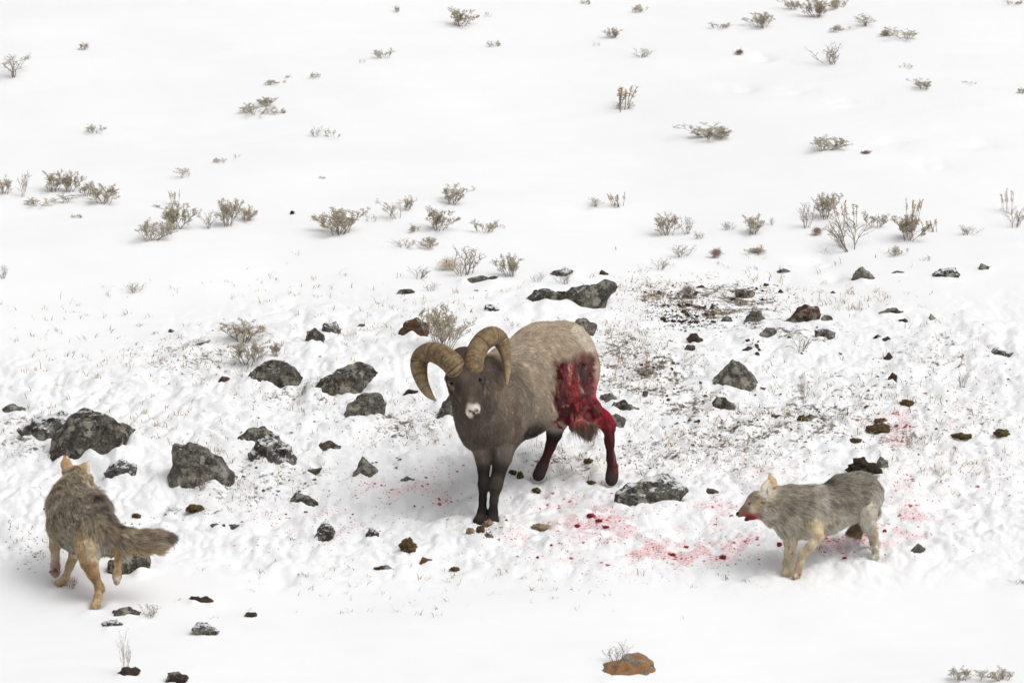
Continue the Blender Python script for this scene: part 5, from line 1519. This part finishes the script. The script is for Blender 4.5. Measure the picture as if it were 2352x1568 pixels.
# the wound
def wound(x, y, d, r, col=FLESH, a=1, nz=.30, fur=0.0, soft=.30): return S(x, y, d, r, col, a, fur=fur, wet=1.0, soft=soft, nz=nz)
for (x, y, q, h) in ((1100, 400, .055, .05), (1175, 400, .07, .06), (1250, 405, .06, .06), (1100, 500, .05, .09), (1190, 500, .09, .09), (1270, 490, .045, .07), (1105, 620, .06, .10),
                     (1200, 600, .09, .09), (1110, 730, .06, .07), (1200, 690, .09, .05), (1280, 640, .07, .06), (1340, 690, .07, .05), (1100, 790, .03, .04), (1300, 730, .05, .04)):
    SF(x, y, (q, h, .10), FLESH, 1, fur=0.0, wet=1.0, soft=.22, nz=.34)
def flesh(x, y, r, col, a=1, nz=.35): SF(x, y, (r[0], r[1], .10), col, a, nz=nz, soft=.5, wet=1.0, fur=0.0)
flesh(1250, 425, (.036, .062), (30, 4, 9))  # shade of the deep cavity painted as near-black red, not cut out
flesh(1280, 455, (.03, .05), (44, 6, 12))  # painted cavity shade continues to the rear
flesh(1100, 640, (.034, .10), (70, 7, 15))
flesh(1090, 545, (.022, .06), (112, 52, 42), .8)
flesh(1075, 455, (.018, .045), (92, 70, 36), .9)
flesh(1180, 400, (.017, .05), (214, 140, 126), .9)
flesh(1168, 470, (.010, .05), (190, 96, 88), .8)
flesh(1215, 540, (.016, .09), (172, 26, 40), .8)
flesh(1150, 700, (.03, .05), (58, 5, 12))
flesh(1140, 560, (.012, .08), (80, 8, 16))
flesh(1255, 655, (.05, .022), (164, 24, 36), .8)
flesh(1330, 690, (.06, .016), (84, 8, 16), .8)
flesh(1300, 420, (.028, .07), (58, 16, 16))
for (x, y) in ((1308, 370), (1312, 430), (1308, 490), (1296, 545)):
    SF(x, y, (.034, .040, .12), (84, 9, 15), .95, dd=.03, nz=.4, fur=.0, wet=.9, soft=.4)
# matted red hair along the torn rim
for (x, y) in ((1050, 360), (1110, 340), (1180, 330), (1250, 325), (1048, 450), (1042, 560), (1040, 660), (1050, 760), (1300, 350), (1305, 430)):
    SF(x, y, (.022, .022, .08), (92, 30, 30), .75, nz=.5)
S(1245, 805, .49, (.075, .042, .06), (88, 76, 67), .95, fur=.04, wet=0, soft=.3)
SF(1235, 765, (.06, .018, .06), (86, 22, 24), .8, nz=.5)
S(1200, 740, .49, (.05, .02, .08), (170, 80, 72), .7, nz=.4)
SF(1485, 1095, (.02, .03, .08), (84, 24, 26), .8, nz=.5, fur=.012)
SF(1472, 1010, (.009, .05, .06), (170, 110, 100), .6, nz=.5)
SF(1400, 850, (.03, .08, .08), (90, 12, 20), .7, nz=.5, wet=.6)
SF(1030, 980, (.012, .10, .05), (58, 14, 17), .7, nz=.5)
SF(1440, 860, (.05, .10, .1), (42, 10, 12), .85, nz=.4, wet=.35)
SF(1450, 1000, (.05, .10, .1), (32, 12, 12), .85, nz=.4, wet=.2)
SF(1420, 790, (.05, .04, .1), (104, 22, 28), .7, nz=.5, wet=.5)
b.tear()
ram = empty('bighorn_ram', b.anchor)
tag(ram, 'brown bighorn ram with huge curled horns and a torn bloody thigh', 'sheep')
b.gain = 1.5
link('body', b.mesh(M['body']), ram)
b.gain = 1.5
hc = b.grow(170000, .0009, M['fur'], 5, lambda P, c, f: np.clip(f / .02, .2, 1) * .6, (.22, .25), clump=.2, droop=.2)
link('fur', hc, ram)
hz = hd - .02
hb = hd - .085
make_horn(b, [(400, 422, hb + .01), (375, 390, hb), (332, 343, hb + .03), (265, 298, hz + .06), (195, 286, hz + .11), (141, 322, hz + .14), (128, 390, hz + .13), (150, 485, hz + .08), (192, 562, hz + .01), (244, 614, hz - .07)],
          [146, 150, 150, 144, 132, 126, 117, 88, 60, 14], 3, ram, 'drooping horn beside the sage bush')
make_horn(b, [(500, 408, hb + .01), (498, 375, hb), (507, 322, hb + .03), (535, 250, hz + .05), (580, 200, hz + .09), (632, 180, hz + .13), (682, 205, hz + .15), (712, 270, hz + .14), (726, 350, hz + .10), (731, 430, hz + .04), (728, 512, hz - .04)],
          [124, 132, 134, 136, 138, 136, 116, 88, 62, 44, 10], 8, ram, 'horn curling in front of the shoulder')
for (x, y) in ((353, 499), (549, 472)):
    ball('eye', b, b.P(x, y, b.front(x, y) + .009), .0115, M['eye'], ram, (1, .8, 1))

# ---------------------------------------- coyote with the raised tail, seen from behind
GREY, CREAM, ORANGE, DARK = (142, 130, 113), (206, 196, 174), (156, 130, 94), (84, 75, 66)
b = Body((612, 1446), Zl, .0065); b.gain = 1.55; b.pw = .72; b.grizzle = 1.8; b.streak = (.30, -.45, -.75)
def C(p, col, fur, k=.035, th=1.0, **kw):
    b.chain([(q[0], q[1], q[2], q[3] * th) for q in p], col, fur * (.7 if th < 1 else .8), k, **kw)
fb = b.gd(285, 1256)
BK = np.array([.30, -.45, -.75])       # hair runs from head to tail
C([(412, 340, .53, .056), (396, 420, .49, .066)], GREY, .024, .04, comb=BK, lift=.35)
C([(396, 420, .49, .066), (378, 490, .45, .088), (385, 560, .40, .106), (465, 690, .27, .108), (590, 790, .12, .100), (610, 850, .08, .095)], GREY, .045, .05, comb=BK, lift=.38)
C([(320, 600, .38, .082), (360, 730, .29, .100), (450, 830, .20, .080)], GREY, .04, .05, comb=BK, lift=.35)
C([(360, 780, .30, .075), (440, 880, .22, .06)], (190, 176, 150), .035, .05, comb=BK)
C([(520, 520, .42, .048), (600, 610, .28, .062), (675, 720, .12, .055)], (118, 106, 93), .045, .05, comb=BK, lift=.38)
# head turned to the right, ears
C([(418, 335, .55, .060), (470, 360, .56, .050)], (150, 130, 104), .022, .03, comb=(.1, -.8, -.3))
C([(490, 385, .58, .042), (545, 440, .62, .024), (575, 470, .65, .017)], ORANGE, .012, .02, comb=(-.5, .2, -.4))
C([(600, 500, .50, .03), (640, 520, .47, .012)], CREAM, .035, .02, comb=(.9, -.2, 0), lift=.5)
b.add(b.P(334, 280, .55), .036, b.P(318, 215, .56), .029, ORANGE, .006, .015, flat=((0, .2, 1), .016, .010), comb=(0, 1, 0))
b.add(b.P(318, 215, .56), .029, b.P(302, 155, .57), .009, ORANGE, .006, .01, flat=((0, .2, 1), .010, .007), comb=(0, 1, 0))
b.add(b.P(446, 300, .55), .036, b.P(484, 248, .56), .026, ORANGE, .006, .015, flat=((.45, .35, .8), .016, .010), comb=(.5, 1, 0))
b.add(b.P(484, 248, .56), .026, b.P(514, 202, .57), .009, ORANGE, .006, .01, flat=((.45, .35, .8), .010, .007), comb=(.5, 1, 0))
# forelegs
fz = .40
C([(255, 800, .37, .062), (235, 930, .36, .033), (238, 1040, .36, .024), (240, 1105, .34, .026), (240, 1160, .33, .027), (243, 1180, .32, .014)], CREAM, .014, .015, .84, comb=DN)
C([(430, 900, .30, .058), (408, 1000, .36, .034), (370, 1100, fb + .01, .024), (332, 1200, fb, .022), (310, 1235, fb - .01, .023), (268, 1246, fb - .03, .020)], (186, 162, 128), .014, .015, .84, comb=DN)
# hind legs
C([(560, 850, .06, .090), (552, 960, .02, .076), (560, 1060, .0, .053), (590, 1150, .01, .037), (640, 1262, .04, .022), (648, 1292, .045, .022), (634, 1360, .03, .020), (618, 1425, .01, .021), (602, 1446, -.02, .020)], ORANGE, .016, .02, .86, comb=DN)
C([(690, 860, .08, .075), (760, 930, .07, .046), (812, 985, .06, .023), (808, 1060, .03, .019), (802, 1140, .02, .019), (800, 1180, .02, .023), (800, 1225, .0, .021)], (164, 134, 96), .012, .02, .86, comb=DN)
C([(690, 890, .05, .055), (730, 960, .06, .03)], CREAM, .03, .02, .86, comb=DN)
# tail
C([(672, 745, .06, .040), (770, 815, .02, .042), (880, 862, -.01, .046), (1010, 882, -.03, .047), (1130, 878, -.04, .044), (1225, 856, -.05, .026)], (150, 132, 112), .052, .03, lift=.42)
b.build()
for (x, y) in ((600, 520), (660, 590), (705, 660), (740, 715)):
    SF(x, y, (.030, .034, .10), (38, 33, 30), .85, dd=.03, nz=.5, soft=.7)
S(840, 745, -.0, (.05, .025, .1), (30, 26, 24), .9, nz=.3)
S(1250, 860, -.05, (.05, .06, .1), (66, 54, 46), .85, nz=.3)
S(1020, 960, -.03, (.16, .03, .12), (186, 150, 106), .8, nz=.2)
S(330, 430, .45, (.10, .10, .16), (170, 152, 124), .7, nz=.5)
S(440, 390, .48, (.08, .05, .12), (70, 58, 48), .7, nz=.5)
S(420, 560, .35, (.12, .08, .2), (132, 119, 104), .8, nz=.4)
S(340, 860, .2, (.12, .07, .25), (196, 180, 154), .8, nz=.3)
S(210, 880, .35, (.05, .10, .2), (222, 196, 160), .85)
S(420, 950, .2, (.10, .05, .2), (226, 212, 190), .9)
S(600, 790, .0, (.10, .08, .1), (148, 130, 106), .7, nz=.3)
S(600, 950, -.08, (.07, .13, .09), (184, 168, 142), .9, nz=.3)
S(680, 990, .0, (.04, .10, .1), (224, 212, 192), .95)
S(485, 1000, .0, (.022, .12, .1), (172, 142, 102), .6)
S(570, 1110, -.05, (.05, .06, .1), (146, 116, 80), .9, nz=.2)
S(600, 1220, -.02, (.03, .06, .06), (138, 108, 74), .7, nz=.4)
S(652, 1350, .02, (.010, .05, .05), (214, 186, 140), .8)
S(520, 260, .58, (.012, .06, .05), (232, 226, 214), .95, facing=(.8, 0, -.3))
SF(510, 365, (.035, .045, .06), (206, 192, 164), .85, nz=.3)
SF(430, 310, (.05, .03, .06), (120, 100, 76), .5, nz=.5)
S(305, 150, .56, (.05, .03, .05), (146, 98, 56), .5)
S(240, 1130, .33, (.05, .055, .06), (176, 134, 124), .8, nz=.5)
S(232, 1140, .31, (.009, .011, .03), (52, 42, 42), .9)
S(252, 1142, .31, (.009, .011, .03), (52, 42, 42), .9)
S(243, 1122, .31, (.012, .008, .03), (60, 46, 46), .9)
S(800, 1200, .0, (.03, .03, .05), (168, 156, 144), .8, nz=.4)
S(270, 1246, fb, (.04, .02, .05), (216, 200, 172), .8)
S(380, 1080, fb, (.03, .1, .06), (176, 158, 128), .6, nz=.5)
for (x, y, q) in ((530, 1000, .03), (560, 1120, .016), (610, 1220, .012), (640, 1330, .010), (812, 1050, .010), (805, 1120, .010), (225, 950, .016), (370, 1110, .012)):
    SF(x, y, (q, q * 2.4, .04), (96, 82, 66), .3, nz=.8, soft=.8)
coy = empty('coyote', b.anchor)
tag(coy, 'coyote seen from behind, tail swung out, forepaw lifted, ears up', 'coyote', 'coyotes beside the ram')
link('body', b.mesh(M['body']), coy)
hc = b.grow(150000, .0008, M['fur'], 9, lambda P, c, f: np.clip(f / .03, .15, 1), (.24, .34), clump=.32, droop=.12)
link('fur', hc, coy)

# ---------------------------------------- coyote with the bloody open mouth, seen from its side
GREY2, CREAM2, LEGC = (136, 129, 118), (214, 208, 192), (206, 190, 158)
b = Body((950, 1420), Zc, .0058); b.gain = 1.55; b.pw = .72; b.grizzle = 1.35; b.streak = (.9, -.35, .2)
h1 = b.gd(1880, 1215) + .02; f2 = b.gd(825, 1390) + .01
TB = np.array([.95, -.30, .2])
C([(590, 580, -.02, .052), (720, 572, 0, .078), (880, 585, .04, .096), (1090, 602, .08, .100), (1290, 590, .13, .098), (1520, 490, .20, .108), (1700, 440, .25, .096), (1790, 480, .28, .078)], GREY2, .034, .05, comb=TB, lift=.34)
C([(720, 680, .0, .055), (890, 790, .04, .072), (1080, 810, .08, .070)], (196, 184, 162), .036, .05, comb=TB + DN * .4, lift=.36)
C([(1120, 720, .05, .092), (1300, 730, .12, .070), (1560, 630, .20, .068)], (196, 184, 162), .036, .05, comb=TB + DN * .4, lift=.36)
# head
C([(585, 570, -.03, .062), (490, 555, -.05, .060)], (150, 140, 122), .022, .03, comb=(.9, -.2, 0), lift=.3)
C([(490, 545, -.05, .050), (420, 600, -.06, .036), (350, 640, -.07, .024), (280, 684, -.08, .0165)], (78, 62, 48), .005, .025, comb=(.9, .3, 0), lift=.2)
C([(520, 660, -.05, .036), (440, 706, -.06, .018), (355, 745, -.07, .011)], (52, 11, 13), .004, .012, comb=(.9, .2, 0), lift=.2)
C([(590, 640, -.04, .062), (625, 715, -.02, .034)], (190, 178, 156), .034, .03, comb=(.6, -.6, 0), lift=.4)
b.add(b.P(590, 480, -.06), .036, b.P(596, 385, -.07), .032, (176, 164, 144), .006, .015, flat=((.35, .1, -.9), .018, .009), comb=(0, 1, 0))
b.add(b.P(596, 385, -.07), .032, b.P(606, 300, -.06), .011, (176, 164, 144), .006, .01, flat=((.35, .1, -.9), .009, .007), comb=(0, 1, 0))
b.add(b.P(672, 440, .03), .034, b.P(662, 330, .04), .029, (164, 136, 98), .006, .015, flat=((.35, .1, -.9), .018, .009), comb=(0, 1, 0))
b.add(b.P(662, 330, .04), .029, b.P(646, 238, .05), .012, (164, 136, 98), .006, .01, flat=((.35, .1, -.9), .009, .007), comb=(0, 1, 0))
# legs
C([(890, 850, .02, .058), (880, 1000, .03, .043), (875, 1120, .03, .036), (850, 1260, f2, .030), (838, 1370, f2, .029), (815, 1395, f2 - .02, .026)], (206, 192, 164), .014, .016, .80, comb=DN)
C([(1150, 820, -.02, .064), (1192, 930, -.06, .038), (1110, 1050, -.07, .029), (1020, 1140, -.06, .026), (985, 1250, -.04, .0225), (965, 1330, -.02, .024), (948, 1385, -.01, .026), (930, 1405, -.03, .016)], LEGC, .012, .016, .80, comb=DN)
C([(1770, 540, .24, .085), (1760, 680, .20, .076), (1800, 820, .20, .048), (1850, 920, .24, .029), (1893, 1025, h1 + .02, .0195), (1885, 1110, h1, .017), (1882, 1180, h1, .020), (1858, 1208, h1 - .02, .017)], CREAM2, .018, .016, .80, comb=DN)
C([(1790, 620, .34, .07), (1800, 820, .34, .04), (1845, 930, .36, .026), (1868, 1030, h1 + .12, .018), (1850, 1130, h1 + .1, .016), (1842, 1190, h1 + .1, .018)], CREAM2, .014, .016, .80, comb=DN)
# tucked tail
C([(1840, 430, .32, .032), (1850, 640, .42, .032), (1780, 800, .42, .026), (1690, 878, .40, .022), (1615, 892, .38, .010)], (138, 112, 84), .042, .02, lift=.4)
b.build()
S(1500, 320, .2, (.25, .10, .3), (118, 110, 99), .6, nz=.4)
S(1290, 340, .13, (.05, .03, .12), (40, 36, 34), .85, nz=.3)
S(1230, 470, .0, (.022, .07, .15), (214, 206, 190), .75, nz=.3)
SF(1262, 570, (.014, .09, .08), (220, 212, 198), .8, nz=.4, soft=.7)
SF(1290, 640, (.012, .08, .08), (80, 74, 68), .5, nz=.5, soft=.8)
S(1160, 400, .05, (.05, .02, .12), (206, 198, 182), .7, nz=.4)
S(1210, 430, .02, (.03, .03, .1), (70, 64, 60), .6, nz=.4)
S(1180, 900, -.05, (.06, .06, .1), (200, 176, 136), .7, nz=.3)
S(1000, 930, .0, (.12, .05, .15), (232, 222, 202), .9)
S(1450, 870, .15, (.22, .055, .2), (230, 222, 204), .95, nz=.2)
S(1860, 700, .22, (.06, .16, .2), (232, 224, 206), .85)
S(1700, 800, .15, (.06, .08, .12), (232, 224, 206), .8)
S(1880, 930, .25, (.015, .08, .1), (204, 174, 128), .7)
S(1780, 560, .18, (.04, .06, .12), (110, 101, 92), .5, nz=.5)
S(720, 820, .0, (.10, .05, .12), (226, 216, 196), .8, nz=.2)
S(640, 600, -.08, (.03, .05, .08), (96, 88, 78), .5, nz=.5)
S(880, 720, -.04, (.06, .05, .1), (180, 170, 150), .6, nz=.5)
S(335, 635, -.09, (.05, .022, .06), (66, 50, 38), .8)
SF(460, 640, (.03, .025, .05), (190, 178, 156), .4, nz=.5)
SF(545, 640, (.03, .05, .05), (112, 104, 92), .6, nz=.6)
SF(620, 690, (.05, .05, .06), (206, 197, 178), .6, nz=.6)
S(470, 590, -.1, (.03, .03, .06), (176, 158, 130), .6, nz=.3)
S(380, 694, -.08, (.055, .016, .06), (88, 26, 26), .85, nz=.5)
S(405, 728, -.08, (.044, .016, .06), (84, 9, 16), 1, nz=.25, wet=.6, fur=0)
S(350, 752, -.08, (.018, .012, .05), (58, 10, 16), 1, wet=.8, fur=0)
S(462, 705, -.08, (.028, .028, .06), (120, 40, 40), .7, nz=.6)
S(590, 420, -.09, (.016, .06, .06), (186, 182, 172), .9, nz=.2, facing=(-.6, 0, -.6))
S(600, 430, -.09, (.008, .035, .05), (78, 74, 70), .8, nz=.3)
S(392, 558, -.1, (.008, .007, .05), (26, 20, 18), 1)
S(860, 1060, -.02, (.012, .022, .06), (80, 74, 66), .8, nz=.5)
S(960, 1320, -.05, (.03, .05, .06), (200, 140, 124), .5, nz=.8)
S(1000, 1180, -.08, (.006, .006, .03), (150, 40, 40), .9)
S(985, 1370, -.04, (.010, .008, .03), (48, 42, 42), .9)
S(905, 1408, -.04, (.006, .008, .03), (40, 36, 36), .9)
S(1640, 890, .38, (.035, .04, .08), (120, 88, 58), .8, nz=.3)
S(1585, 905, .38, (.025, .025, .08), (50, 42, 38), .9, nz=.3)
for (x, y, q) in ((1150, 960, .02), (1060, 1080, .014), (990, 1240, .010), (885, 1150, .02), (850, 1290, .014), (1830, 860, .02), (1880, 1090, .010), (1760, 720, .03)):
    SF(x, y, (q, q * 2.2, .04), (150, 134, 110), .25, nz=.7, soft=.8)
coy2 = empty('coyote', b.anchor)
tag(coy2, 'pale grey coyote in side view, bloody muzzle open, tail tucked', 'coyote', 'coyotes beside the ram')
link('body', b.mesh(M['body']), coy2)
hc = b.grow(150000, .00075, M['fur'], 13, lambda P, c, f: np.clip(f / .025, .1, 1) * np.clip(1.35 - 1.6 * c[:, 0], .12, 1), (.24, .34), clump=.30, droop=.10)
link('fur', hc, coy2)
ball('nose', b, b.P(266, 676, -.083), .0125, M['nose'], coy2, (1, .9, 1))
ball('eye', b, b.P(396, 560, b.front(400, 562) + .0035), .0045, M['eye'], coy2)
